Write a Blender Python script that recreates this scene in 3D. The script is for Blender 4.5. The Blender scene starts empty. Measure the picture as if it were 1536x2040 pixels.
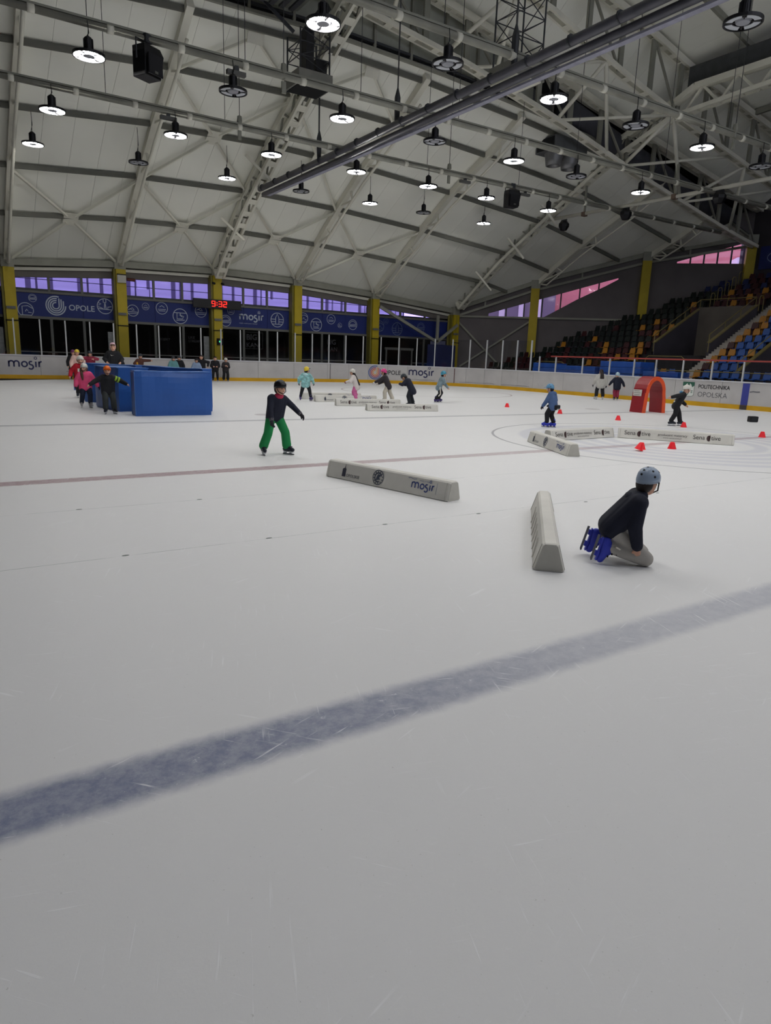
import bpy, bmesh, math, random
from mathutils import Vector as V, Matrix as MX
random.seed(7)
C = bpy.context.scene
COL = C.collection
PI = math.pi
rad = math.radians

# ------------------------------------------------------------------ camera
# world: X runs across the rink, Y along it (away from the camera), Z up; the ice is z = 0
YAW, PITCH, ROLL, FPX, EYE = rad(33.2544), rad(12.8435), rad(2.0343), 1359.54, 1.768
def cam_axes():
    f = V((math.sin(YAW)*math.cos(PITCH), math.cos(YAW)*math.cos(PITCH), -math.sin(PITCH)))
    r = V((math.cos(YAW), -math.sin(YAW), 0)); u = r.cross(f)
    c, s = math.cos(ROLL), math.sin(ROLL)
    return c*r + s*u, -s*r + c*u, f
cr, cu, cf = cam_axes()
cam = bpy.data.objects.new('camera', bpy.data.cameras.new('camera')); COL.objects.link(cam)
cam.data.sensor_fit = 'HORIZONTAL'; cam.data.sensor_width = 36
cam.data.lens = FPX/1536*36
cam.data.clip_start = .05; cam.data.clip_end = 400
mw = MX.Identity(4)
for i in range(3):
    mw[i][0], mw[i][1], mw[i][2] = cr[i], cu[i], -cf[i]
mw[2][3] = EYE
cam.matrix_world = mw
C.camera = cam

# ------------------------------------------------------------------ sky, exposure
C.view_settings.view_transform = 'Standard'
C.view_settings.look = 'None'
C.view_settings.gamma = 1
C.view_settings.use_curve_mapping = False
C.view_settings.exposure = 0.0
w = bpy.data.worlds.new('sky'); C.world = w; w.use_nodes = True
bg = w.node_tree.nodes['Background']
bg.inputs[0].default_value = (.80, .84, 1, 1); bg.inputs[1].default_value = 2.6
LAMP_POWER = 119.0                      # emission of the ceiling lamps' light segments
C.cycles.use_denoising = True
C.cycles.max_bounces = 8; C.cycles.diffuse_bounces = 5; C.cycles.transparent_max_bounces = 16
C.cycles.sample_clamp_indirect = 6

# ------------------------------------------------------------------ materials
MATS = {}
def srgb(c):
    return tuple((x/255/12.92 if x <= 10 else ((x/255+.055)/1.055)**2.4) for x in c)
def mat(name, rgb, rough=.6, var=.0, scale=3.0, metal=0, bump=0, emit=0, spec=.4, stretch=(1, 1, 1)):
    """plain surface: colour (sRGB 0-255) with a little procedural unevenness"""
    if name in MATS: return MATS[name]
    m = bpy.data.materials.new(name); m.use_nodes = True; MATS[name] = m
    nt = m.node_tree; b = nt.nodes['Principled BSDF']
    c = srgb(rgb)
    b.inputs['Base Color'].default_value = (*c, 1)
    b.inputs['Roughness'].default_value = rough
    b.inputs['Metallic'].default_value = metal
    b.inputs['Specular IOR Level'].default_value = spec
    if emit:
        b.inputs['Emission Color'].default_value = (*c, 1); b.inputs['Emission Strength'].default_value = emit
    if var or bump:
        tc = nt.nodes.new('ShaderNodeTexCoord'); mp = nt.nodes.new('ShaderNodeMapping')
        mp.inputs['Scale'].default_value = stretch
        n = nt.nodes.new('ShaderNodeTexNoise'); n.inputs['Scale'].default_value = scale; n.inputs['Detail'].default_value = 5
        nt.links.new(tc.outputs['Object'], mp.inputs[0]); nt.links.new(mp.outputs[0], n.inputs['Vector'])
        if var:
            r = nt.nodes.new('ShaderNodeValToRGB')
            r.color_ramp.elements[0].position = .3; r.color_ramp.elements[1].position = .72
            r.color_ramp.elements[0].color = (*[x*(1-var) for x in c], 1)
            r.color_ramp.elements[1].color = (*[min(1, x*(1+var*.6)) for x in c], 1)
            nt.links.new(n.outputs['Fac'], r.inputs[0]); nt.links.new(r.outputs[0], b.inputs['Base Color'])
        if bump:
            bp = nt.nodes.new('ShaderNodeBump'); bp.inputs['Strength'].default_value = bump; bp.inputs['Distance'].default_value = .02
            nt.links.new(n.outputs['Fac'], bp.inputs['Height']); nt.links.new(bp.outputs[0], b.inputs['Normal'])
    return m
def glass(name, tint, gloss=.06, rough=.05):
    if name in MATS: return MATS[name]
    m = bpy.data.materials.new(name); m.use_nodes = True; MATS[name] = m
    nt = m.node_tree; nt.nodes.clear()
    o = nt.nodes.new('ShaderNodeOutputMaterial'); mx = nt.nodes.new('ShaderNodeMixShader')
    t = nt.nodes.new('ShaderNodeBsdfTransparent'); t.inputs[0].default_value = (*tint, 1)
    g = nt.nodes.new('ShaderNodeBsdfGlossy'); g.inputs['Roughness'].default_value = rough
    mx.inputs[0].default_value = gloss
    nt.links.new(t.outputs[0], mx.inputs[1]); nt.links.new(g.outputs[0], mx.inputs[2]); nt.links.new(mx.outputs[0], o.inputs[0])
    return m

# ------------------------------------------------------------------ mesh helpers
class MB:
    def __init__(s): s.v = []; s.f = []
    def add(s, vs, fs):
        k = len(s.v); s.v += [V(x) for x in vs]; s.f += [tuple(i+k for i in f) for f in fs]; return s
    def box(s, lo, hi):
        (a, b, c), (d, e, f) = lo, hi
        return s.add([(a,b,c),(d,b,c),(d,e,c),(a,e,c),(a,b,f),(d,b,f),(d,e,f),(a,e,f)],
                     [(0,3,2,1),(4,5,6,7),(0,1,5,4),(1,2,6,5),(2,3,7,6),(3,0,4,7)])
    def bar(s, p, q, wd, ht, up=(0, 0, 1)):
        p, q, up = V(p), V(q), V(up); d = (q-p).normalized(); x = d.cross(up)
        if x.length < 1e-4: x = d.cross(V((1, 0, 0)))
        x.normalize(); y = x.cross(d).normalized(); x *= wd/2; y *= ht/2
        return s.add([p-x-y, p+x-y, p+x+y, p-x+y, q-x-y, q+x-y, q+x+y, q-x+y],
                     [(0,1,2,3),(7,6,5,4),(0,4,5,1),(1,5,6,2),(2,6,7,3),(3,7,4,0)])
    def pbar(s, pts, wd, ht, up=(0, 0, 1)):
        for a, b in zip(pts, pts[1:]): s.bar(a, b, wd, ht, up)
        return s
    def tube(s, pts, r, n=8, cap=True):
        pts = [V(p) for p in pts]; rs = r if isinstance(r, (list, tuple)) else [r]*len(pts)
        k = len(s.v); up = None
        for i, p in enumerate(pts):
            d = ((pts[min(i+1, len(pts)-1)]-p).normalized() + (p-pts[max(i-1, 0)]).normalized())
            d = d.normalized() if d.length > 1e-6 else V((0, 0, 1))
            if up is None:
                up = V((0, 0, 1)) if abs(d.z) < .9 else V((1, 0, 0))
            x = d.cross(up).normalized(); y = x.cross(d).normalized(); up = y
            for j in range(n):
                a = 2*PI*j/n; s.v.append(p + rs[i]*(math.cos(a)*x + math.sin(a)*y))
        for i in range(len(pts)-1):
            for j in range(n):
                a = k+i*n+j; b = k+i*n+(j+1) % n
                s.f.append((a, a+n, b+n, b))
        if cap:
            s.f.append(tuple(k+j for j in range(n)))
            s.f.append(tuple(k+(len(pts)-1)*n+j for j in reversed(range(n))))
        return s
    def lathe(s, prof, n=16, c=(0, 0, 0), a0=0, a1=2*PI):
        """prof: list of (r, z); full turn or a sector"""
        full = abs(a1-a0-2*PI) < 1e-6; m = n if full else n+1; k = len(s.v); c = V(c)
        for r, z in prof:
            for j in range(m):
                a = a0+(a1-a0)*j/n; s.v.append(c+V((r*math.cos(a), r*math.sin(a), z)))
        for i in range(len(prof)-1):
            for j in range(n):
                a = k+i*m+j; b = k+i*m+(j+1) % m
                s.f.append((a, b, b+m, a+m))
        return s
    def ell(s, c, r, n=14, m=9, rot=None):
        c = V(c); k = len(s.v); r = V(r) if not isinstance(r, (int, float)) else V((r, r, r))
        for i in range(m+1):
            t = PI*i/m
            for j in range(n):
                a = 2*PI*j/n
                p = V((r.x*math.sin(t)*math.cos(a), r.y*math.sin(t)*math.sin(a), r.z*math.cos(t)))
                s.v.append(c+(rot @ p if rot else p))
        for i in range(m):
            for j in range(n):
                a = k+i*n+j; b = k+i*n+(j+1) % n
                s.f.append((a, a+n, b+n, b))
        return s
    def cap(s, p, q, r1, r2=None, n=12):
        """tapered capsule"""
        r2 = r1 if r2 is None else r2
        p, q = V(p), V(q); d = q-p; L = d.length
        if L < 1e-5: return s.ell(p, max(r1, r2))
        d /= L; x = d.orthogonal().normalized(); y = d.cross(x)
        rings = []
        for i in range(5): t = PI/2*(1-i/4); rings.append((p-d*r1*math.sin(t), r1*math.cos(t)))
        for i in range(5): t = PI/2*i/4; rings.append((q+d*r2*math.sin(t), r2*math.cos(t)))
        k = len(s.v)
        for c, r in rings:
            for j in range(n):
                a = 2*PI*j/n; s.v.append(c+max(r, 1e-4)*(math.cos(a)*x+math.sin(a)*y))
        for i in range(len(rings)-1):
            for j in range(n):
                a = k+i*n+j; b = k+i*n+(j+1) % n; s.f.append((a, b, b+n, a+n))
        return s
    def poly(s, pts): return s.add(pts, [tuple(range(len(pts)))])
    def prism(s, pts, d):
        """closed prism from polygon pts extruded by vector d"""
        n = len(pts); d = V(d); k = len(s.v)
        s.v += [V(p) for p in pts]+[V(p)+d for p in pts]
        s.f.append(tuple(k+i for i in reversed(range(n)))); s.f.append(tuple(k+n+i for i in range(n)))
        for i in range(n): s.f.append((k+i, k+(i+1) % n, k+n+(i+1) % n, k+n+i))
        return s
    def mesh(s, name, off=V((0, 0, 0)), fix=True):
        me = bpy.data.meshes.new(name)
        me.from_pydata([tuple(p-off) for p in s.v], [], s.f)
        if fix:
            bm = bmesh.new(); bm.from_mesh(me); bmesh.ops.recalc_face_normals(bm, faces=bm.faces); bm.to_mesh(me); bm.free()
        return me
    def build(s, name, m, parent=None, smooth=False, off=None, bevel=0, **props):
        o_ = V(off) if off is not None else (parent.location.copy() if parent is not None and parent.get('_w') else V((0, 0, 0)))
        me = s.mesh(name, o_); return link(name, me, m, parent, smooth, bevel, **props)
def link(name, me, m, parent=None, smooth=False, bevel=0, **props):
    if m is not None and not me.materials: me.materials.append(m)
    if smooth: me.shade_smooth()
    o = bpy.data.objects.new(name, me); COL.objects.link(o)
    if parent is not None: o.parent = parent
    if bevel:
        b = o.modifiers.new('edge', 'BEVEL'); b.width = bevel; b.segments = 2; b.limit_method = 'ANGLE'
    for k, x in props.items(): o[k] = x
    return o
def thing(name, label, cat, loc, group=None, rotz=0, world=True, kind=None):
    """Empty at the base of a thing; with world=True its parts are modelled in world coordinates"""
    o = bpy.data.objects.new(name, None); COL.objects.link(o); o.empty_display_size = .1
    o.location = loc; o.rotation_euler = (0, 0, rotz)
    if world: o['_w'] = 1
    if label: o['label'] = label; o['category'] = cat
    if group: o['group'] = group
    if kind: o['kind'] = kind
    return o
def tag(o, label, cat, group=None):
    o['label'] = label; o['category'] = cat
    if group: o['group'] = group
    return o
def struct(name, loc=(0, 0, 0)):
    return thing(name, None, None, loc, kind='structure')
def copy_tree(o, parent=None):
    c = o.copy(); COL.objects.link(c); c.parent = parent
    for ch in o.children: copy_tree(ch, c)
    return c
ORD = ['first','second','third','fourth','fifth','sixth','seventh','eighth','ninth','tenth','eleventh','twelfth','thirteenth','fourteenth',
       'fifteenth','sixteenth','seventeenth','eighteenth','nineteenth','twentieth','twenty-first','twenty-second','twenty-third','twenty-fourth']

# flat print: 2-D shapes laid on a surface through a frame (origin, x axis, y axis, lift off the surface)
class Print:
    def __init__(s, o, ax, ay, lift=.006):
        s.o, s.ax, s.ay = V(o), V(ax).normalized(), V(ay).normalized(); s.n = s.ax.cross(s.ay); s.lift = lift
    def P(s, x, y, k=0): return s.o+s.ax*x+s.ay*y+s.n*(s.lift+k*.002)
    def sub(s, x, y, sc=1):
        q = Print(s.o+s.ax*x+s.ay*y, s.ax, s.ay, s.lift); return q
    def stroke(s, mb, pts, wd, k=0, closed=False):
        n = len(pts)
        L = []
        for i in range(n):
            a = V(pts[i-1]) if (i > 0 or closed) else V(pts[i]); b = V(pts[(i+1) % n]) if (i < n-1 or closed) else V(pts[i])
            d = (b-a); d = d.normalized() if d.length > 1e-9 else V((1, 0)); nn = V((-d.y, d.x))*wd/2
            L += [V(pts[i])+nn, V(pts[i])-nn]
        kk = len(mb.v); mb.v += [s.P(p.x, p.y, k) for p in L]
        for i in range(n-1 if not closed else n):
            a, b = kk+2*i, kk+2*((i+1) % n); mb.f.append((a, a+1, b+1, b))
        return mb
    def fill(s, mb, pts, k=0): mb.poly([s.P(x, y, k) for x, y in pts]); return mb
    def text(s, mb, txt, x, y, size, bold=0, align='LEFT', k=0, sx=1):
        cu_ = bpy.data.curves.new('t', 'FONT'); cu_.body = txt; cu_.size = size; cu_.align_x = align; cu_.offset = bold*size
        cu_.resolution_u = 3
        ob = bpy.data.objects.new('t', cu_); COL.objects.link(ob)
        dg = bpy.context.evaluated_depsgraph_get(); me = bpy.data.meshes.new_from_object(ob.evaluated_get(dg))
        kk = len(mb.v); mb.v += [s.P(x+v.co.x*sx, y+v.co.y, k) for v in me.vertices]
        mb.f += [tuple(kk+i for i in p.vertices) for p in me.polygons]
        bpy.data.objects.remove(ob); bpy.data.curves.remove(cu_); bpy.data.meshes.remove(me)
        return mb
def arc(cx, cy, r, a0, a1, n=14, ry=None):
    ry = ry or r
    return [(cx+r*math.cos(rad(a0+(a1-a0)*i/n)), cy+ry*math.sin(rad(a0+(a1-a0)*i/n))) for i in range(n+1)]
def flat(mb, name, m, parent): return link(name, mb.mesh(name, parent.location if parent.get('_w') else V((0, 0, 0)), fix=False), m, parent)
def mosir(p, mb, x0, y0, h, wd=.2):
    """the rounded four-letter wordmark: m o s(with a tail) i r and a small sun over the i; h = height of the m"""
    T = lambda L: [(x0+x*h, y0+y*h) for x, y in L]
    S = lambda L, c=False: p.stroke(mb, T(L), wd*h, closed=c)
    S([(0, 0), (0, 1)]); S(arc(.38, .6, .38, 180, 0)+[(.76, 0)]); S(arc(1.14, .6, .38, 180, 0)+[(1.52, 0)])
    S(arc(2.35, .47, .42, 0, 345, 22), True)
    S(arc(3.35, .66, .27, 50, 270, 12)+arc(3.3, .02, .37, 90, -150, 14))
    S([(4.1, -.02), (4.1, .92)]); p.stroke(mb, T(arc(4.1, 1.5, .2, 0, 345, 14)), .12*h, closed=True)
    S([(4.6, 0), (4.6, .95)]); S(arc(5.0, .52, .4, 180, 85, 8))
    for a in (30, 90, 150, 210, 330): p.stroke(mb, T([(4.1+.36*math.cos(rad(a)), 1.5+.36*math.sin(rad(a))), (4.1+.46*math.cos(rad(a)), 1.5+.46*math.sin(rad(a)))]), .04*h)
    return mb
def d_rings(p, cx, cy, R, i):
    """ring i (0 outer .. 3 inner) of the round d-shaped town mark"""
    r = R*(1-.22*i); t = arc(cx, cy, r, 80 if i else 70, 360, 26)
    return t + ([(cx+r, cy+R*.95*math.sqrt(max(0, 1-(r/R)**2))*.9+ (0 if i else 0))] if i else [])
# ------------------------------------------------------------------ large shapes of the hall
GY = [-30,-23.8,-21.3,-18.3,-14.8,-11.4,-9.3, 9.86, 29,31.1,34.5,38,41,43.5,50]
GZ = [1.5,6.6,8.3,10.25,12.25,13.8,15.0,15.6,15.0,13.8,12.25,10.25,8.3,6.6,1.5]
HX = [-30,-18.65,-13.9,-8.4,-4,3.7,9.4,15.1,20.6,26.7,34,38.4,43.9,48.65,60]
HZ = [-7,-4.3,-3.1,-2,-1.2,-.55,-.15,0,-.15,-.55,-1.2,-2,-3.1,-4.3,-7]
def lerp(x, X, Y):
    if x <= X[0]: return Y[0]
    for a, b, c, d in zip(X, X[1:], Y, Y[1:]):
        if x <= b: return c+(d-c)*(x-a)/(b-a)
    return Y[-1]
def skin(x, y): return lerp(y, GY, GZ)+lerp(x, HX, HZ)
WALL_Y, KCOR = 43.5, 77.5               # end wall; x + y on the slanting corner wall
def ymax(x): return WALL_Y if x <= 34 else KCOR-x
XC = [-4, 3.7, 9.4, 15.1, 20.6, 26.7, 34]   # columns of the end wall
# arches that cross the hall (chords given by x -> z)
AX, AZ = [-18,-4.5,1.7,8.3,11,15,19.5,21.9,28.3,34.7,45.2,48.6], [10.5,12.8,14.2,15.3,15.8,16.2,15.6,15.3,14.1,12.6,10.5,10.0]
BX, BZ = [-18,-2,4.4,9,15,21.1,25.6,32,44.5,49], [12.6,15.3,16.6,17.4,18.1,17.4,16.6,15.3,13.1,12.3]
CX_, CZ = [-18,-4,1.5,6,15,23.9,28.5,33.8,41.3,49], [12,14.7,15.9,17.2,18.2,17.2,15.9,14.7,13.3,12]
DX, DZ = [-18,-6,0.5,15,22,29.5,36,39,43.2,49], [14.4,16.8,18.3,19.8,19.4,18.3,16.8,16.4,15.7,14.6]
YA, YC = 28.4, 25.4
fA = lambda x: lerp(x, AX, AZ)
fB = lambda x: lerp(x, BX, BZ)
fC = lambda x: lerp(x, CX_, CZ)
fD = lambda x: lerp(x, DX, DZ)
def raised(x, y):
    if y > YC: return fD(x)+.3+(fB(x)-fD(x))*(y-YC)/(YA+.2-YC)
    return fD(x)+.3+.1*min(YC-y, 2*(YC-9.86)-(YC-y) if y < 9.86 else 99)

steel = mat('painted_steel', (222, 220, 206), .55, .12, .8)
steel_grey = mat('grey_steel', (140, 140, 129), .6, .15, 1)
dark_steel = mat('dark_steel', (52, 54, 58), .5, .1, 2)
skin_m = mat('roof_sheet', (238, 238, 228), .7, .05, .35)
dark_m = mat('dark_void', (20, 21, 24), .9)
louver_m = mat('louver_sheet', (158, 160, 150), .7, .12, 1.5)

# ice: white sheet, markings frozen into it
def ice_material():
    m = bpy.data.materials.new('ice'); m.use_nodes = True; nt = m.node_tree; b = nt.nodes['Principled BSDF']
    N = nt.nodes.new; L = nt.links.new
    geo = N('ShaderNodeNewGeometry'); sep = N('ShaderNodeSeparateXYZ'); L(geo.outputs['Position'], sep.inputs[0])
    def math_(op, a, b_=None, c=None):
        n = N('ShaderNodeMath'); n.operation = op
        for i, v in enumerate((a, b_, c)):
            if v is None: continue
            if isinstance(v, (int, float)): n.inputs[i].default_value = v
            else: L(v, n.inputs[i])
        return n.outputs[0]
    def noise(scale, stretch=(1, 1, 1), detail=6, rough=.6, rot=0):
        mp = N('ShaderNodeMapping'); mp.inputs['Scale'].default_value = stretch; mp.inputs['Rotation'].default_value = (0, 0, rot); mp.vector_type = 'TEXTURE' if rot else 'POINT'
        if rot: mp.inputs['Scale'].default_value = tuple(1/q for q in stretch)
        L(geo.outputs['Position'], mp.inputs[0])
        n = N('ShaderNodeTexNoise'); n.inputs['Scale'].default_value = scale; n.inputs['Detail'].default_value = detail
        n.inputs['Roughness'].default_value = rough; L(mp.outputs[0], n.inputs['Vector']); return n.outputs['Fac']
    def ramp(v, lo, hi):
        n = N('ShaderNodeMapRange'); n.interpolation_type = 'SMOOTHSTEP'
        n.inputs[1].default_value = lo; n.inputs[2].default_value = hi; L(v, n.inputs[0]); return n.outputs[0]
    X, Y = sep.outputs[0], sep.outputs[1]
    wob = math_('MULTIPLY', math_('SUBTRACT', noise(9), .5), .06)
    Yw = math_('ADD', Y, wob)
    def band(v, c, h, soft):        # 1 inside |v-c| < h
        d = math_('ABSOLUTE', math_('SUBTRACT', v, c))
        return math_('SUBTRACT', 1, ramp(d, h-soft, h+soft))
    big = noise(.12, detail=3); fine = noise(40, detail=8, rough=.75); mid = noise(2.2, detail=6, rough=.65)
    scr = None
    for q, (rr, st_) in enumerate(((.35, (1.2, 22, 1)), (1.2, (1.0, 26, 1)), (2.3, (1.4, 20, 1)), (2.85, (1.1, 24, 1)))):
        t_ = math_('MULTIPLY', ramp(noise(1.6+.3*q, st_, 3, .55, rr), .63, .71), ramp(noise(.9, detail=4, rot=rr+.1), .5, .62))
        scr = t_ if scr is None else math_('MAXIMUM', scr, t_)
    chips = ramp(noise(14, detail=9, rough=.8), .60, .66)
    specks = ramp(noise(70, detail=2), .70, .76)
    wear = ramp(noise(11, detail=9, rough=.75), .36, .64)
    base = N('ShaderNodeMix'); base.data_type = 'RGBA'
    base.inputs[6].default_value = (.73, .735, .745, 1); base.inputs[7].default_value = (.82, .82, .815, 1)
    L(math_('ADD', math_('MULTIPLY', big, .7), math_('MULTIPLY', fine, .3)), base.inputs[0])
    out = base.outputs[2]
    def over(mask, col, amt):
        nonlocal out
        n = N('ShaderNodeMix'); n.data_type = 'RGBA'; n.inputs[7].default_value = (*col, 1)
        L(out, n.inputs[6]); L(math_('MULTIPLY', mask, amt), n.inputs[0]); out = n.outputs[2]
    frost = math_('SUBTRACT', 1.0, math_('MULTIPLY', scr, .6))
    keep = math_('MULTIPLY', math_('MULTIPLY', frost, math_('SUBTRACT', 1, math_('MULTIPLY', chips, .4))), math_('ADD', .76, math_('MULTIPLY', wear, .24)))
    # near blue line fades along its length
    fade = math_('SUBTRACT', 1.0, math_('MULTIPLY', ramp(X, .6, 4.2), .55))
    over(math_('MULTIPLY', math_('MULTIPLY', band(Yw, 2.68, .15, .06), keep), fade), srgb((104, 114, 146)), .92)
    over(math_('MULTIPLY', band(Yw, 17.04, .14, .03), keep), srgb((150, 152, 158)), .75)
    redfade = math_('SUBTRACT', 1.0, math_('MULTIPLY', ramp(X, 4, 9), .35))
    over(math_('MULTIPLY', math_('MULTIPLY', band(Yw, 9.86, .15, .03), keep), redfade), srgb((150, 116, 122)), .85)
    over(band(Yw, 35.86, .05, .02), srgb((170, 130, 130)), .5)
    for yy in (5.98, 7.98):         # hairline joints of the pipe grid
        over(math_('MULTIPLY', band(Y, yy, .004, .004), ramp(mid, .3, .6)), (.2, .25, .25), .8)
    # centre circle and the ring-shaped mark in it
    dx = math_('SUBTRACT', X, 14.9); dy = math_('SUBTRACT', Y, 9.86)
    R = math_('SQRT', math_('ADD', math_('MULTIPLY', dx, dx), math_('MULTIPLY', dy, dy)))
    over(band(R, 4.5, .03, .012), srgb((140, 140, 146)), .8)
    for r in (3.7, 3.2, 2.7, 2.2, 1.7): over(band(R, r, .15, .07), srgb((150, 156, 184)), .26)
    dx = math_('SUBTRACT', X, 21.9); dy = math_('SUBTRACT', Y, 29.86)
    R2 = math_('SQRT', math_('ADD', math_('MULTIPLY', dx, dx), math_('MULTIPLY', dy, dy)))
    over(band(R2, 4.5, .04, .02), srgb((150, 130, 132)), .7)
    for (u, v) in ((21.9, 18.6), (7.9, 18.6), (7.9, 29.86)):
        dx = math_('SUBTRACT', X, u); dy = math_('SUBTRACT', Y, v)
        R3 = math_('SQRT', math_('ADD', math_('MULTIPLY', dx, dx), math_('MULTIPLY', dy, dy)))
        over(math_('SUBTRACT', 1, ramp(R3, .28, .32)), srgb((150, 140, 142)), .5)
    over(scr, (.93, .94, .96), .5); over(chips, (.9, .91, .93), .25); over(specks, (.42, .42, .4), .5)
    L(out, b.inputs['Base Color'])
    b.inputs['Roughness'].default_value = .42; b.inputs['Specular IOR Level'].default_value = .25
    L(math_('ADD', .36, math_('MULTIPLY', mid, .2)), b.inputs['Roughness'])
    bp = N('ShaderNodeBump'); bp.inputs['Strength'].default_value = .16; bp.inputs['Distance'].default_value = .006
    L(math_('ADD', math_('MULTIPLY', fine, .6), math_('MULTIPLY', scr, .5)), bp.inputs['Height']); L(bp.outputs[0], b.inputs['Normal'])
    return m
MATS['ice'] = ice_material()

def rink_outline(inset=0, n=10):
    x0, x1, y0, y1, r = -.4+inset, 30.1-inset, -20.2+inset, 40.1-inset, 8.5-inset
    P = []
    for cx, cy, a in ((x1-r, y0+r, -90), (x1-r, y1-r, 0), (x0+r, y1-r, 90), (x0+r, y0+r, 180)):
        for i in range(n+1):
            t = rad(a+90*i/n); P.append((cx+r*math.cos(t), cy+r*math.sin(t)))
    return P
ice = MB().prism([(x, y, -.06) for x, y in rink_outline(.02)], (0, 0, .06)).build('floor', MATS['ice'], kind='structure')
MB().box((-6, -24, -.3), (49.2, 46, -.06)).build('floor_concrete', mat('concrete_floor', (84, 84, 84), .85, .15, 1), kind='structure')
MB().box((-40, -40, -.9), (110, 110, -.5)).build('ground_outside', mat('outside_ground', (120, 122, 118), .9, .2, .5), kind='structure')

# ---- roof skin: long sheets with open joints and a dark deck above them
roof = struct('ceiling')
def sheet_rows(x0, x1, ys, zf, th=.04, lim=None):
    mb = MB(); n = len(ys)
    Y = (lambda x, y: min(y, lim(x))) if lim else (lambda x, y: y)
    vs = [(x, Y(x, y), zf(x, Y(x, y))+dz) for dz in (0, th) for y in ys for x in (x0, x1)]
    fs = []
    for i in range(n-1):
        a = 2*i; fs += [(a, a+1, a+3, a+2), (2*n+a, 2*n+a+2, 2*n+a+3, 2*n+a+1), (a, a+2, 2*n+a+2, 2*n+a), (a+1, 2*n+a+1, 2*n+a+3, a+3)]
    fs += [(0, 2*n, 2*n+1, 1), (2*n-2, 2*n-1, 4*n-1, 4*n-2)]
    return mb.add(vs, fs)
def yrange(lo, hi, step=[]):
    ys = sorted({lo, hi} | {y for y in GY if lo < y < hi}); return ys
x = -4.0; PW = 1.27
while x < 48.6:
    xa, xb = x+.005, min(x+PW, 48.65)-.005
    yo = ymax((xa+xb)/2)+.1 if xa > 34 else WALL_Y+.1
    if yo > 29.3:
        sheet_rows(xa, xb, yrange(29.05, yo+(.7 if xa > 34 else 0)), skin, lim=lambda u: ymax(u)+.12).build('roof_panel', skin_m, roof)
    sheet_rows(xa, xb, [-8.9, -5.7, 9.86, YC, YA+.62], raised).build('roof_panel', skin_m, roof)
    x += PW
mb = MB()
for xa, xb in zip(HX[4:13], HX[5:14]):
    for q in (sheet_rows(xa, xb, yrange(29.0, min(ymax(xa), 43.5)+.2), lambda u, v: skin(u, v)+.16, lim=lambda u: max(29, ymax(u))+.2),
              sheet_rows(xa, xb, [-9.2, -5.7, 9.86, YC, YA+1.5], lambda u, v: raised(u, v)+.16),
              sheet_rows(xa, xb, yrange(-24.2, -9.3), lambda u, v: skin(u, v)+.16)): mb.add(q.v, q.f)
mb.build('roof_deck', dark_m, roof)
mb = MB()
for xa, xb in zip(HX[4:13], HX[5:14]):
    q = sheet_rows(xa, xb, yrange(-24.2, -9.3), skin); mb.add(q.v, q.f)
mb.build('roof_far_side', skin_m, roof)
# ------------------------------------------------------------------ walls
wall_m = mat('wall_grey', (96, 92, 94), .85, .12, .8)
wall_side_m = mat('wall_corner_grey', (100, 95, 96), .85, .15, .6)
fascia_m = mat('fascia', (104, 100, 96), .8, .1, 1)
frame_m = mat('window_frame', (98, 98, 95), .6, .08, 2)
yellow_m = mat('yellow_paint', (172, 152, 24), .55, .12, 1.2)
dglass = glass('dark_glazing', (.10, .10, .12), .05, .08)
vglass = glass('violet_tinted_pane', (.70, .62, .95), .02)
blue_banner = mat('blue_banner', (20, 38, 104), .6, .1, .8)
print_w = mat('banner_print', (176, 184, 198), .6, .05, 8)
eave = lambda x: skin(x, WALL_Y)-.25

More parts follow.
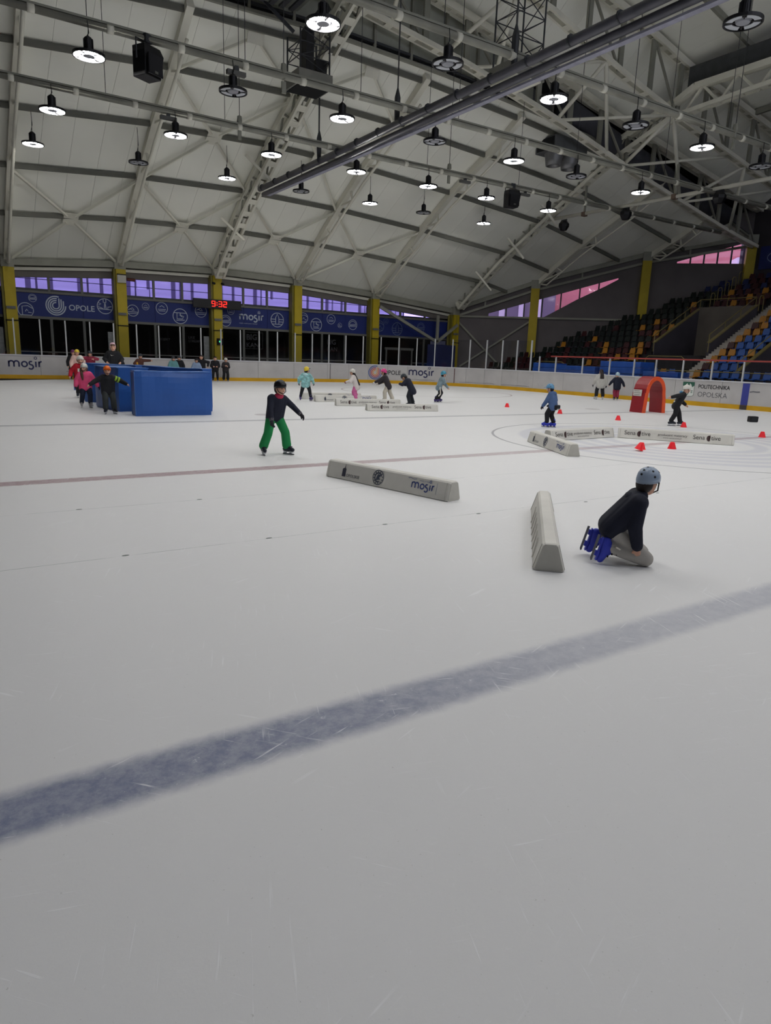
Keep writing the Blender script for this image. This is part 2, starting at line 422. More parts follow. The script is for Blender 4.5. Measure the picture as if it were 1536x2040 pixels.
we = struct('wall_end', (0, WALL_Y, 0))
bays = list(zip(XC, XC[1:]))
for i, (a, b) in enumerate(bays):
    za, zb = eave(a), eave(b)
    # fascia between window heads and the eave, with a light rail under the roof
    top = [(a, za), (b, zb)]
    ha, hb = za-.56, zb-.56
    MB().prism([(a, WALL_Y, ha), (b, WALL_Y, hb), (b, WALL_Y, zb+.6), (a, WALL_Y, za+.6)], (0, .3, 0)).build('fascia_panel', fascia_m, we)
    MB().bar((a+.25, WALL_Y-.08, za-.12), (b-.25, WALL_Y-.08, zb-.12), .12, .16).build('eave_rail', steel, we)
    MB().bar((a, WALL_Y-.3, za+.18), (b, WALL_Y-.3, zb+.18), .35, .34).build('eave_beam', steel_grey, we)
    # rails above and below the banner, plinth
    for z0, z1 in ((3.13, 3.27), (4.5, 4.62)):
        MB().box((a, WALL_Y-.04, z0), (b, WALL_Y+.12, z1)).build('rail', frame_m, we)
    MB().box((a, WALL_Y, -.06), (b, WALL_Y+.2, .55)).build('plinth', wall_m, we)
    MB().box((a, WALL_Y+.12, 3.2), (b, WALL_Y+.2, 4.56)).build('backing_panel', wall_m, we)
    # three lights of window above, three panes of dark glazing below
    wn = struct('window_%d' % (i+1), (a, WALL_Y, 4.6)); gl = struct('window_%d' % (i+21), (a, WALL_Y, .5))
    xs = [a+.3+(b-a-.6)*k/3 for k in range(4)]
    H = lambda u: ha+(hb-ha)*(u-a)/(b-a)
    for k in range(3):
        u, v = xs[k]+.05, xs[k+1]-.05
        MB().prism([(u, WALL_Y+.06, 4.62), (v, WALL_Y+.06, 4.62), (v, WALL_Y+.06, H(v)), (u, WALL_Y+.06, H(u))], (0, .02, 0)).build('pane', vglass, wn)
        MB().box((u, WALL_Y+.0, 4.62), (v, WALL_Y+.1, 4.74)).build('sash_rail', dark_steel, wn)
        MB().box((u, WALL_Y+.04, .6), (v, WALL_Y+.06, 3.12)).build('pane', dglass, gl)
    for k in range(4):
        MB().box((xs[k]-.06, WALL_Y-.02, 4.6), (xs[k]+.06, WALL_Y+.12, H(xs[k])+.05)).build('mullion', frame_m, wn)
        MB().box((xs[k]-.07, WALL_Y-.03, .5), (xs[k]+.07, WALL_Y+.12, 3.14)).build('mullion', frame_m, gl)
    MB().box((a, WALL_Y-.03, .5), (b, WALL_Y+.1, .62)).build('sill', frame_m, gl)
    MB().box((a, WALL_Y-.02, 1.32), (b, WALL_Y+.09, 1.38)).build('transom', frame_m, gl)
# dim corridor behind the lower glazing
MB().box((-4, WALL_Y+2.6, -.06), (34, WALL_Y+2.8, 3.2)).build('wall_corridor', mat('corridor', (58, 54, 56), .9), kind='structure')
MB().box((-4, WALL_Y+.2, 3.1), (34, WALL_Y+2.8, 3.2)).build('ceiling_corridor', dark_m, kind='structure')
MB().box((-4, WALL_Y+.2, -.06), (34, WALL_Y+2.8, -.02)).build('floor_corridor', dark_m, kind='structure')
# columns of the end wall
for i, xc in enumerate(XC):
    r = struct('column', (xc, WALL_Y-.25, 0))
    z1 = skin(xc, WALL_Y)-.35
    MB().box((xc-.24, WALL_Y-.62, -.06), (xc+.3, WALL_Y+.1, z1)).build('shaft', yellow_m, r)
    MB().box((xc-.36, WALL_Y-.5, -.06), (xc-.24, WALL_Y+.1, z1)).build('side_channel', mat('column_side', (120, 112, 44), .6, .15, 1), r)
    MB().box((xc-.3, WALL_Y-.6, z1), (xc+.32, WALL_Y+.1, z1+.55)).build('head', steel_grey, r)
    MB().box((xc-.22, WALL_Y-.68, 3.56), (xc+.22, WALL_Y-.62, 3.7)).build('plate', frame_m, r)
    MB().box((xc-.3, WALL_Y-.66, 2.95), (xc+.36, WALL_Y-.6, 3.0)).build('cable_tie', dark_m, r)
    if i in (1, 2, 3): MB().box((xc-.75, WALL_Y-.1, .6), (xc-.42, WALL_Y-.04, 2.6)).build('notice_board', mat('notice', (150, 152, 152), .7, .25, 9), r)

# banners in each bay, their printed marks as children
def icon(p, mb, cx, cy, r, kind):
    wd = r*.09
    p.stroke(mb, arc(cx, cy, r, 0, 346, 26), wd, closed=True)
    S = lambda *L: p.stroke(mb, [(cx+x*r, cy+y*r) for x, y in L], wd)
    if kind == 'stadium': S((-.9, -.35), (.9, -.35)); S(*arc(0, -.1, .8, 170, 10)); S((-.8, 0), (.8, .12)); S((-.75, -.18), (.8, -.1))
    elif kind == 'tower': S((-.95, .1), (-.25, .1)); S((.25, .1), (.95, .1)); S((-.25, -.6), (-.25, .35), (0, .85), (.25, .35), (.25, -.6)); S((-.95, -.25), (-.25, -.25)); S((.25, -.25), (.95, -.25)); S((-.85, -.6), (.85, -.6))
    elif kind == 'skate': S((-.9, .45), (.9, .45)); S((-.45, .4), (-.45, -.35), (.3, -.35), (.5, 0), (.1, .1), (-.05, .5)); S((-.55, -.55), (.6, -.5)); S((-.1, .2), (.3, -.1))
    elif kind == 'swim': S((-.95, -.2), (.95, -.25)); S((-.8, .1), (-.4, .35), (-.1, .05), (.3, .1)); S((-.9, -.5), (.9, -.5)); S((-.5, .2), (-.1, .5), (.2, .2))
    elif kind == 'basket': S((-.9, -.35), (.95, -.45)); S((-.2, .9), (-.2, .5), (.15, .5), (.15, .95)); S((0, .5), (-.1, -.3)); S((0, .5), (.15, -.35)); S((.35, -.35), (.35, -.1), (.85, 0)); S((-.9, .45), (-.5, .3), (-.85, .1)); S((-.9, -.1), (-.3, -.3))
    elif kind == 'house': S((-.45, -.7), (-.45, .5), (.3, .6), (.9, .25)); S((-.05, -.2), (.1, .1), (.3, -.1)); S((-.8, -.7), (.8, -.7)); S((.3, -.3), (.75, -.35))
    else: S((-.7, -.2), (.7, -.2)); S((-.4, .2), (0, .45), (.45, .15)); S((-.6, -.45), (.6, -.45))
def pics(p, r, L, m=None):
    for cx, cy, rr, kind in L:
        mb = MB(); icon(p, mb, cx, cy, rr, kind); flat(mb, 'pictogram', m or print_w, r)['kind'] = 'stuff'
def banner(i, label):
    a, b = XC[i]+.34, XC[i+1]-.3
    r = thing('banner', label, 'banner', ((a+b)/2, WALL_Y+.06, 3.27))
    n = 3
    for k in range(n):
        u, v = a+(b-a)*k/n, a+(b-a)*(k+1)/n
        MB().box((u+.008, WALL_Y+.02, 3.27), (v-.008, WALL_Y+.1, 4.5)).build('banner_panel', blue_banner, r)
    return r, Print((a, WALL_Y+.02, 3.27), (1, 0, 0), (0, 0, 1)), b-a
r, p, W = banner(1, 'blue banner with a spiral mark and the word OPOLE, leftmost full banner')
mb = MB()
for i in range(4): p.stroke(mb, d_rings(p, 1.95, .62, .5, i), .062)
flat(mb, 'logo', print_w, r)
flat(p.text(MB(), 'OPOLE', 2.6, .42, .44, .012, sx=1.0), 'lettering', print_w, r)
pics(p, r, ((.42, .3, .38, 'house'), (.8, .95, .2, 'stadium'), (4.55, .76, .42, 'basket')))
r, p, W = banner(2, 'blue banner with only round pictograms, just behind the red digital clock')
pics(p, r, ((.4, .62, .32, 'swim'), (1.15, .9, .2, 'car'), (2.1, .86, .34, 'car'), (3.2, .46, .44, 'skate'), (4.5, .84, .36, 'swim')))
r, p, W = banner(3, 'blue banner with the wordmark mosir and a tower pictogram')
flat(mosir(p, MB(), 1.35, .5, .32, .25), 'logo', print_w, r)
pics(p, r, ((.4, .36, .34, 'stadium'), (.75, .97, .22, 'car'), (3.95, .6, .45, 'tower')))
flat(p.text(MB(), 'miejski osrodek sportu i rekreacji', 1.3, .24, .09), 'lettering', print_w, r)
r, p, W = banner(4, 'blue banner with small round pictograms, right of the mosir banner')
pics(p, r, ((.36, .84, .34, 'house'), (1.35, .45, .42, 'skate'), (2.5, .88, .32, 'car'), (3.2, .5, .16, 'swim'), (4.25, .6, .34, 'stadium')))
r, p, W = banner(5, 'dim blue banner above the double door beside the corner column')
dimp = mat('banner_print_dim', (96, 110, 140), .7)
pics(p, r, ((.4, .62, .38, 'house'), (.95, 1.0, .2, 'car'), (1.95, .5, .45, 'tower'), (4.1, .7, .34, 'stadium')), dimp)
banner(0, 'blue banner at the left edge, cut off by the frame')
# faint signs inside the dark glazing
sign_m = mat('faint_sign', (56, 56, 60), .8)
r = thing('glass_sign', 'faint grey BIG KAN sign behind the dark glazing below the mosir banner', 'sign', (17.6, WALL_Y+.03, 1.9))
p = Print((17.0, WALL_Y+.03, 1.9), (1, 0, 0), (0, 0, 1)); mb = MB()
p.text(mb, 'BIG', .2, .62, .5, .02); p.text(mb, 'KAN', .2, .14, .42, .01); p.stroke(mb, [(.08, .05), (1.35, .05), (1.35, 1.1), (.08, 1.1)], .03, closed=True); flat(mb, 'lettering', sign_m, r)
r = thing('glass_sign', 'faint grey BIG KAN sign behind the glazing two bays left of the corner', 'sign', (23.4, WALL_Y+.03, 1.9))
p = Print((22.95, WALL_Y+.03, 1.85), (1, 0, 0), (0, 0, 1)); mb = MB()
p.text(mb, 'BIG', .2, .6, .46, .02); p.text(mb, 'KAN', .2, .14, .4, .01); flat(mb, 'lettering', sign_m, r)
r = thing('glass_sign', 'faint LIKE STREAM lettering behind the glazing left of the clock column', 'sign', (13.6, WALL_Y+.03, 2.2))
p = Print((13.4, WALL_Y+.03, 2.2), (1, 0, 0), (0, 0, 1)); mb = MB(); p.text(mb, 'LIKE', 0, .22, .22); p.text(mb, 'STREAM', 0, 0, .22); flat(mb, 'lettering', sign_m, r)
r = thing('glass_sign', 'faint PROJEKT lettering behind the glazing under the pictogram banner', 'sign', (11.8, WALL_Y+.03, 2.2))
p = Print((11.5, WALL_Y+.03, 2.25), (1, 0, 0), (0, 0, 1)); flat(p.text(MB(), 'PROJEKT', 0, 0, .2), 'lettering', sign_m, r)
# digital clock
r = thing('digital_clock', 'black digital clock with red numerals 9:32 on the end wall', 'clock', (15.1, 42.85, 4.3))
MB().box((13.55, 42.78, 4.3), (16.6, 42.95, 4.83)).build('case', mat('clock_case', (14, 14, 17), .5), r)
MB().box((13.5, 42.76, 4.27), (16.65, 42.8, 4.31)).build('bottom_edge', dark_m, r)
SEG = {'9': 'abcdfg', '3': 'abcdg', '2': 'abdeg'}
def segs(ch, x, y, w_, h_):
    g = {'a': [(0, h_), (w_, h_)], 'b': [(w_, h_), (w_, h_/2)], 'c': [(w_, h_/2), (w_, 0)], 'd': [(0, 0), (w_, 0)], 'e': [(0, 0), (0, h_/2)], 'f': [(0, h_/2), (0, h_)], 'g': [(0, h_/2), (w_, h_/2)]}
    return [[(x+u, y+v) for u, v in g[k]] for k in SEG[ch]]
led = mat('red_led', (255, 34, 26), .5, emit=3)
p = Print((14.7, 42.78, 4.43), (1, 0, 0), (0, 0, 1), .01)
for ch, x in (('9', 0), ('3', .43), ('2', .74)):
    mb = MB()
    for s in segs(ch, x, -.01, .2, .3): p.stroke(mb, s, .042)
    flat(mb, 'digit', led, r)
mb = MB(); p.fill(mb, [(.3, .05), (.35, .05), (.35, .1), (.3, .1)]); p.fill(mb, [(.3, .18), (.35, .18), (.35, .23), (.3, .23)]); flat(mb, 'colon', led, r)['kind'] = 'stuff'
# exit light on the clock column
r = thing('exit_light', 'small black exit light glowing green on the yellow column below the clock', 'light', (15.2, 42.8, 2.15))
MB().box((15.0, 42.78, 2.1), (15.4, 42.88, 2.5)).build('case', dark_m, r)
MB().box((15.12, 42.76, 2.26), (15.26, 42.78, 2.36)).build('lamp', mat('green_led', (70, 220, 150), .5, emit=1.4), r)
r = thing('camera_pair', 'two small dark cameras high on the yellow column above the clock', 'camera', (15.1, 42.8, 5.75))
for dx in (-.28, .28): MB().tube([(15.12+dx, 42.9, 5.8), (15.12+dx, 42.62, 5.75)], .07, 8).build('camera_body', dark_m, r)
r = thing('siren_box', 'red brown alarm bell beside the second yellow column near the eave', 'bell', (10.2, 43.4, 5.6))
MB().tube([(9.85, WALL_Y-.1, 5.62), (10.3, WALL_Y-.1, 5.6)], .09, 10).build('horn', mat('rust', (96, 46, 36), .6), r)
MB().box((9.9, WALL_Y-.1, 5.57), (10.2, WALL_Y, 5.66)).build('bracket', dark_m, r)
# notice box on top of second column
r = thing('white_box', 'pale control box fixed high on the second yellow column', 'box', (9.42, 42.8, 5.4))
MB().box((9.2, 42.78, 5.35), (9.68, 42.88, 5.78)).build('case', mat('offwhite', (180, 178, 170), .6, .1, 4), r, bevel=.01)
MB().box((9.2, 42.76, 5.78), (9.68, 42.9, 5.83)).build('lid', dark_m, r)
# corner bay bracing and double door
dr = struct('door_1', (29, WALL_Y-.05, 0))
for k, (u, v) in enumerate(((28.0, 29.15), (29.2, 30.35))):
    MB().box((u, WALL_Y-.1, 0), (v, WALL_Y-.06, 2.25)).build('door_glass', dglass, dr)
    mb = MB(); mb.box((u-.03, WALL_Y-.12, 0), (u+.09, WALL_Y-.04, 2.3)); mb.box((v-.09, WALL_Y-.12, 0), (v+.03, WALL_Y-.04, 2.3)); mb.box((u, WALL_Y-.12, 0), (v, WALL_Y-.04, .12))
    mb.build('door_frame', frame_m, dr)
MB().box((27.9, WALL_Y-.13, 2.25), (30.45, WALL_Y-.03, 2.42)).build('door_head', frame_m, dr)
br = struct('wall_brace', (30.5, 42.9, 2.9))
for p_, q_ in (((26.9, 42.7, 5.2), (32.1, 42.7, 2.95)), ((32.1, 42.7, 2.95), (34, 42.7, 4.3)), ((32.1, 42.7, 2.95), (32.1, 42.7, 4.9))):
    MB().bar(p_, q_, .14, .2).build('strut', steel_grey, br)
MB().box((31.0, 42.3, -.06), (33.6, 42.36, 2.75)).build('wall_hanging', mat('dark_blue_sheet', (22, 34, 84), .6, .2, 1), kind='structure')

# ---- slanting corner wall with wedge windows, and the wall behind the stand
D2 = V((1, -1, 0)).normalized(); N2 = V((-1, -1, 0)).normalized()
def w2(x, z, off=0): return V((x, KCOR-x, z))+N2*off
wc = struct('wall_corner', (41, 36.5, 0))
topz = lambda x: skin(x, KCOR-x)
cols2 = [34, 38.4, 43.85, 48.65]
# openings: polygons in (x, z) on the wall
W1 = [(36.0, 5.05), (38.9, 5.03), (39.56, 5.55), (40.54, 6.35), (41.96, 7.36), (42.56, 7.84), (42.56, 7.95), (36.0, 5.26)]
W2_ = [(45.3, 8.98), (48.45, 8.98), (48.45, 10.4), (45.3, 9.1)]
def wall_with_holes(mb, x0, x1, holes, back=.25):
    """wall from -0.06 up to the roof made of vertical strips that skip the openings"""
    xs = sorted({x0, x1} | {q[0] for h in holes for q in h if x0 < q[0] < x1} | {x0+(x1-x0)*k/16 for k in range(1, 16)})
    wtop = lambda q: topz(q)+.3 if KCOR-q > 30.25 else fB(q)+.9
    def span(h, x):
        zs = []
        for (a, b), (c, d) in zip(h, h[1:]+h[:1]):
            if abs(a-c) < 1e-9:
                if abs(x-a) < 1e-6: zs += [b, d]
            elif min(a, c)-1e-9 <= x <= max(a, c)+1e-9: zs.append(b+(d-b)*(x-a)/(c-a))
        return (min(zs), max(zs)) if zs else None
    for u, v in zip(xs, xs[1:]):
        m_ = (u+v)/2; cut = [h for h in holes if span(h, m_)]
        def quad(z00, z01, z10, z11):
            mb.prism([w2(u, z00), w2(v, z10), w2(v, z11), w2(u, z01)], -N2*back)
        if not cut: quad(-.06, wtop(u), -.06, wtop(v))
        else:
            e = 1e-4; su, sv = span(cut[0], u+e), span(cut[0], v-e)
            quad(-.06, su[0], -.06, sv[0]); quad(su[1], wtop(u), sv[1], wtop(v))
mb = MB(); wall_with_holes(mb, 34, 48.65, [W1, W2_]); mb.build('wall_sheet', wall_side_m, wc)
for n, h in ((31, W1), (32, W2_)):
    wn = struct('window_%d' % n, w2(h[0][0], h[0][1]))
    MB().prism([w2(x, z, -.1) for x, z in h], -N2*.02).build('pane', glass('rose_tinted_pane', (.84, .72, .90), .02), wn)
    x0, x1 = h[0][0], max(q[0] for q in h)
    k = 6 if n == 31 else 4
    for i in range(1, k+ (1 if n == 31 else 1)):
        xx = x0+(x1-x0)*i/(k+1)
        lo = lerp(xx, [q[0] for q in h[:6]] if n == 31 else [45.3, 48.45], [q[1] for q in h[:6]] if n == 31 else [8.98, 8.98])
        hi = lerp(xx, [36.0, 42.56], [5.26, 7.95]) if n == 31 else lerp(xx, [45.3, 48.45], [9.1, 10.4])
        MB().bar(w2(xx, lo, -.06), w2(xx, hi, -.06), .1, .1, N2).build('mullion', dark_steel, wn)
for i, xc in enumerate(cols2[1:]):
    r = struct('column', w2(xc, 0)); z1 = topz(xc)-.45
    MB().bar(w2(xc, -.06, .2), w2(xc, z1, .2), .62, .4, N2).build('shaft', yellow_m, r)
    MB().bar(w2(xc, z1, .2), w2(xc, z1+.6, .2), .66, .42, N2).build('head', steel_grey, r)
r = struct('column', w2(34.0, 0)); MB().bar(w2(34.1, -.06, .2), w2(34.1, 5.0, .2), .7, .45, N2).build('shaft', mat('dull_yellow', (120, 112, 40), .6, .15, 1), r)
for a, b in zip(cols2, cols2[1:]):
    MB().bar(w2(a, topz(a)-.55, .12), w2(b, topz(b)-.55, .12), .14, .16).build('eave_rail', steel_grey, wc)
    MB().bar(w2(a, topz(a)+.0, .15), w2(b, topz(b)+.0, .15), .3, .3).build('eave_beam', steel_grey, wc)
    MB().bar(w2((a+b)/2-.4, topz((a+b)/2-.4)-.55, .1), w2((a+b)/2-.4, topz((a+b)/2-.4)+.1, .1), .12, .12, N2).build('stub', steel_grey, wc)
for a, b in ((34, 38.4), (38.4, 43.85)): MB().bar(w2(a, 4.98, .1), w2(b, 4.98, .1), .12, .13).build('wall_rail', steel_grey, wc)
for a, b in (((34.3, 4.7), (37.2, .8)), ((38.2, 4.7), (34.6, 1.2))): MB().bar(w2(a[0], a[1], .1), w2(b[0], b[1], .1), .1, .12).build('brace', steel_grey, wc)
MB().box((48.65, -24, -.06), (48.9, 29.3, 16)).build('wall_right', mat('wall_back', (60, 56, 60), .9, .1, 1), kind='structure')
MB().box((-4.3, -24.2, -.06), (-4, 43.6, 18)).build('wall_left', wall_m, kind='structure')
MB().box((-4, -24.3, -.06), (48.9, -24, 8)).build('wall_rear', wall_m, kind='structure')
# upper gables left and right of the raised roof
for nm, xx in (('wall_gable_left', -4.1), ('wall_gable_right', 48.7)):
    MB().prism([(xx, -24, 4), (xx, -9.2, 8.5), (xx, -9.2, 21), (xx, 29.6, 21), (xx, 29.6, 8)], (.1, 0, 0)).build(nm, wall_m, kind='structure')
# oval sign at the back wall
r = thing('oval_sign', 'dark blue sign with a pale oval at the top of the grandstand', 'sign', (48.5, 27, 8.8))
MB().box((48.45, 24.6, 8.5), (48.55, 28.0, 10.0)).build('board', mat('sign_blue', (24, 36, 96), .6, .15, 2), r)
p = Print((48.45, 27.2, 9.25), (0, -1, 0), (0, 0, 1)); mb = MB()
p.stroke(mb, arc(.75, 0, 1.0, 0, 350, 30, .42), .05, closed=True); p.text(mb, 'frilinn', .75, -.13, .42, 0, 'CENTER'); flat(mb, 'lettering', mat('sign_print', (120, 132, 168), .6), r)
# ------------------------------------------------------------------ roof steel
def roofcurve(x, off, y0, y1, n=10): return [V((x, y0+(y1-y0)*i/n, skin(x, y0+(y1-y0)*i/n)+off)) for i in range(n+1)]
BAT = MB().box((-.26, -.09, -.012), (.26, .09, .012)).mesh('batten')
BAT.materials.append(steel)
def ladder(pts, wd, name, parent, across=V((1, 0, 0)), step=.95, m=None, rail=.12, deep=.2):
    """slotted chord: two rails joined by battens; each batten a sub-part sharing one mesh"""
    m = m or steel
    mb = MB()
    for s in (-1, 1): mb.pbar([p+across*s*(wd/2-rail/2) for p in pts], rail, deep)
    o = mb.build(name, m, parent); off = parent.location if parent.get('_w') else V((0, 0, 0))
    d_acc = 0
    for a, b in zip(pts, pts[1:]):
        L = (b-a).length; d = (b-a)/L; t = step-d_acc
        while t < L:
            c = link('batten', BAT, m, o); z = across.cross(d).normalized()
            M3 = MX((across*(wd/.56), d*1.9, z)).transposed().to_4x4()
            M3.translation = a+d*t-z*deep*.42-off if z.z > 0 else a+d*t+z*deep*.42-off
            c.matrix_local = M3
            t += step
        d_acc = (L-(t-step)) if True else 0
    return o
def zigzag(mb, up, lo, k, wd=.09):
    """web members between two polylines sampled k times"""
    def at(P, t):
        L = [(b-a).length for a, b in zip(P, P[1:])]; s = t*sum(L)
        for (a, b), l in zip(zip(P, P[1:]), L):
            if s <= l+1e-6: return a+(b-a)*(s/l)
            s -= l
        return P[-1]
    for i in range(k):
        a, b = at(up, i/k), at(lo, (i+.5)/k); c = at(up, (i+1)/k)
        mb.bar(a, b, wd, wd); mb.bar(b, c, wd, wd)
    return mb
# rafters between the arches: broad top chord, thin bottom chord, struts
for x in (3.7, 9.4, 20.6, 26.7):
    r = struct('rafter', (x, 36, 10))
    up = roofcurve(x, -.22, 29.1, 43.2); lo = roofcurve(x, -1.0, 29.6, 42.3)
    MB().pbar(up, .3, .34).build('top_chord', steel, r)
    MB().tube(lo+[up[-1]], .075, 8).build('bottom_chord', steel, r, smooth=True)
    for i in range(1, 10, 2):
        MB().bar(up[i], lo[i], .08, .08).build('strut', steel, r)
        MB().bar(lo[i], up[min(i+1, 10)], .08, .08).build('strut', steel, r)
for x in (38.4, 43.85):
    r = struct('rafter', (x, 34, 10)); y1 = KCOR-x-.2
    up = roofcurve(x, -.22, 28.8, y1, 6); lo = roofcurve(x, -.95, 29.4, y1-.9, 6)
    MB().pbar(up, .3, .34).build('top_chord', steel, r)
    MB().tube(lo+[up[-1]], .06, 8).build('bottom_chord', steel, r, smooth=True)
    for i in range(1, 6, 2): MB().bar(up[i], lo[i], .07, .07).build('strut', steel, r); MB().bar(lo[i], up[i+1], .07, .07).build('strut', steel, r)
# the two long arches: x = 15.1 and x = 34
def long_arch(x, up, lo, k):
    r = struct('arch_truss', (x, 36, 10))
    mb = MB()
    for s in (-1, 1): mb.pbar([p+V((s*.22, 0, 0)) for p in up], .16, .28)
    mb.build('top_chord', steel, r)
    ladder(lo, .56, 'bottom_chord', r)
    for s in (-.2, .2):
        U = [p+V((s, 0, 0)) for p in up]; L = [p+V((s, 0, 0)) for p in lo]
        zigzag(MB(), U, L, k, .08).build('web', steel_grey, r)
    MB().pbar([lo[-1], up[-1]], .5, .2).build('foot', steel, r)
ys = [26.0, 28, 30, 32, 34, 36, 38, 40, 41.5, 42.9]
long_arch(15.1, [V((15.1, y, (skin(15.1, y) if y > 29 else 15.0+(29-y)*.42)-.32)) for y in ys], [V((15.1, y, (skin(15.1, y) if y > 29 else 15.0+(29-y)*.42)-1.15)) for y in ys[:-1]]+[V((15.1, 42.4, 6.1))], 13)
ys = [25.4, 27, 28.4, 30, 32, 34, 36, 38, 40, 41.5, 42.9]
zu = lambda y: min(skin(34, max(y, 29))-.3, 14.6) if y > 28.5 else 14.0+(28.5-y)*.33
long_arch(34, [V((34, y, lerp(y, [25.4,28.4,31.3,34.2,38,40.3,42.9], [15.3,14.3,13.3,11.7,10.0,8.6,6.2]))) for y in ys],
          [V((34, y, lerp(y, [25.4,28.4,30.7,33.7,38.6,42.4], [14.6,13.5,12.6,10.9,8.2,5.5]))) for y in ys[:-1]]+[V((34, 42.4, 5.5))], 13)
# arches across the hall: lower (slotted) and upper chords
def cross_arch(y, fl, fu, x0, x1, step, name):
    r = struct(name, (20, y, 14)); n = 22
    xs = [x0+(x1-x0)*i/n for i in range(n+1)]
    lo = [V((x, y, fl(x))) for x in xs]; up = [V((x, y, fu(x))) for x in xs]
    ladder(lo, .5, 'bottom_chord', r, V((0, 1, 0)), step)
    ladder(up, .5, 'top_chord', r, V((0, 1, 0)), .8, rail=.14, deep=.3)
    for i in range(1, n):
        MB().bar(lo[i], up[i], .12, .3, (1, 0, 0)).build('web_post', steel_grey, r)
        if i % 2: MB().bar(up[i], lo[i+1], .1, .1).build('web_diagonal', steel_grey, r)
    return r
cross_arch(YA, fA, fB, -3.9, 48.4, 1.3, 'cross_arch')
cross_arch(YC, fC, fD, -3.9, 48.4, 1.5, 'cross_arch')
# struts tying the two cross arches together
r = struct('arch_ties', (30, 27, 14))
for a, b in ((22.5, 21), (22.5, 24), (28.4, 28.4), (28.4, 32.5), (33.9, 33.9), (33.9, 39.5), (41, 39.5), (41, 45), (17, 18), (17, 15.5)):
    MB().tube([(a, YC, fC(a)), (b, YA, fA(b))], .1, 8).build('tie', steel, r, smooth=True)
for a, b in ((22.5, 28.4), (28.4, 33.9), (33.9, 39.5), (39.5, 45)):
    MB().tube([(a, YA, fA(a)), (b, YC, fC(b))], .08, 8).build('tie', steel, r, smooth=True)
# level pair of chords running on towards the camera at x = 34, with a louvre band over them
r = struct('ridge_girder', (34, 18, 15))
lo = [V((34, y, z)) for y, z in ((25.4, 14.6), (22, 14.75), (18, 14.9), (12, 15))]
up = [V((34, y, z)) for y, z in ((26.3, 14.9), (24.3, 15.75), (20, 15.75), (12, 15.8))]
ladder(lo, .5, 'bottom_chord', r, V((1, 0, 0)), 1.2); MB().pbar(up, .4, .3).build('top_chord', steel, r)
for i in range(6): MB().bar((34, 24.8-i*1.9, 14.65), (34, 23.9-i*1.9, 15.7), .12, .12).build('web', steel, r); MB().bar((34, 23.9-i*1.9, 15.7), (34, 22.9-i*1.9, 14.7), .12, .12).build('web', steel, r)
MB().box((34.25, 8, 15.85), (34.3, 25, 16.9)).build('louver_band', mat('dark_louver', (70, 72, 74), .7, .2, 3), r)
# purlins, eave to ridge
for y in (29.4, 31.8, 34.85, 37.8, 40.4):
    xs = [x for x in HX if -4 <= x <= 48.65 and ymax(x) > y]
    xe = KCOR-y-.2
    xs = [x for x in xs if x < xe]+[min(xe, 48.5)]
    r = struct('purlin', (15, y, 12))
    for a, b in zip(xs, xs[1:]):
        MB().bar((a+.1, y, skin(a, y)-.16), (b-.1, y, skin(b, y)-.16), .12, .22).build('purlin_length', mat('purlin_grey', (104, 104, 96), .65, .1, 1), r)
for y in (22.5, 19, 15):
    r = struct('purlin', (15, y, 18)); xs = [-3.5, 3, 9, 15, 22, 29.5, 36, 39, 43.2, 48.4]
    for a, b in zip(xs, xs[1:]): MB().bar((a, y, raised(a, y)-.12), (b, y, raised(b, y)-.12), .16, .24).build('purlin_length', steel_grey, r)
for x in (21, 28, 41, 46):
    MB().bar((x, 25.4, raised(x, 25.4)-.2), (x, 6, raised(x, 6)-.2), .2, .3).build('raised_rafter', steel_grey, kind='structure')
# crossed bracing with a gusset plate where it meets
def brace(x0, x1, y0, y1, gx=None):
    r = struct('cross_brace', ((x0+x1)/2, (y0+y1)/2, 10)); ym = 40.4 if y0 > 36 else 34.85 if y0 < 34 else (y0+y1)/2
    g = V(((x0+x1)/2, ym, skin((x0+x1)/2, ym)-.28))
    for a, b in ((x0, y0), (x1, y0), (x0, y1), (x1, y1)):
        e = V((a, b, skin(a, min(b, 43.2))-.3)); MB().bar(e, g+(e-g).normalized()*.3, .11, .11).build('diagonal', steel, r)
    t = (V((x0, y1, skin(x0, y1)))-V((x0, y0, skin(x0, y0)))).normalized()
    MB().bar(g-t*.42, g+t*.42, .7, .03, V((1, 0, 0)).cross(t)).build('gusset', steel, r)
for a, b in ((3.7, 9.4), (9.4, 15.1), (15.1, 20.6), (20.6, 26.7)): brace(a, b, 37.8, 43.2)
for a, b in ((9.4, 15.1), (15.1, 20.6)): brace(a, b, 31.8, 37.8)
for a, b in ((9.4, 15.1), (15.1, 20.6)):
    r = struct('ridge_brace', ((a+b)/2, 30.5, 14)); g = V(((a+b)/2, 29.6, skin((a+b)/2, 29.6)-.28))
    for e in (V((a, 31.8, skin(a, 31.8)-.3)), V((b, 31.8, skin(b, 31.8)-.3))): MB().bar(e, g+(e-g).normalized()*.3, .11, .11).build('diagonal', steel, r)
    MB().bar(g-V((.35, 0, 0)), g+V((.35, 0, 0)), .03, .5, (0, -.5, 1)).build('gusset', steel, r)
# struts standing off the arch chords like short props
for x, y in ((34.6, 36.5), (34.5, 33.5), (34.6, 39.6), (15.9, 39.5), (15.8, 35.5)):
    MB().bar((x-1.7, y, skin(x-1.7, y)-.25), (x-.5, y-.4, skin(x-.5, y)-1.35), .09, .12).build('stay', steel, kind='structure')
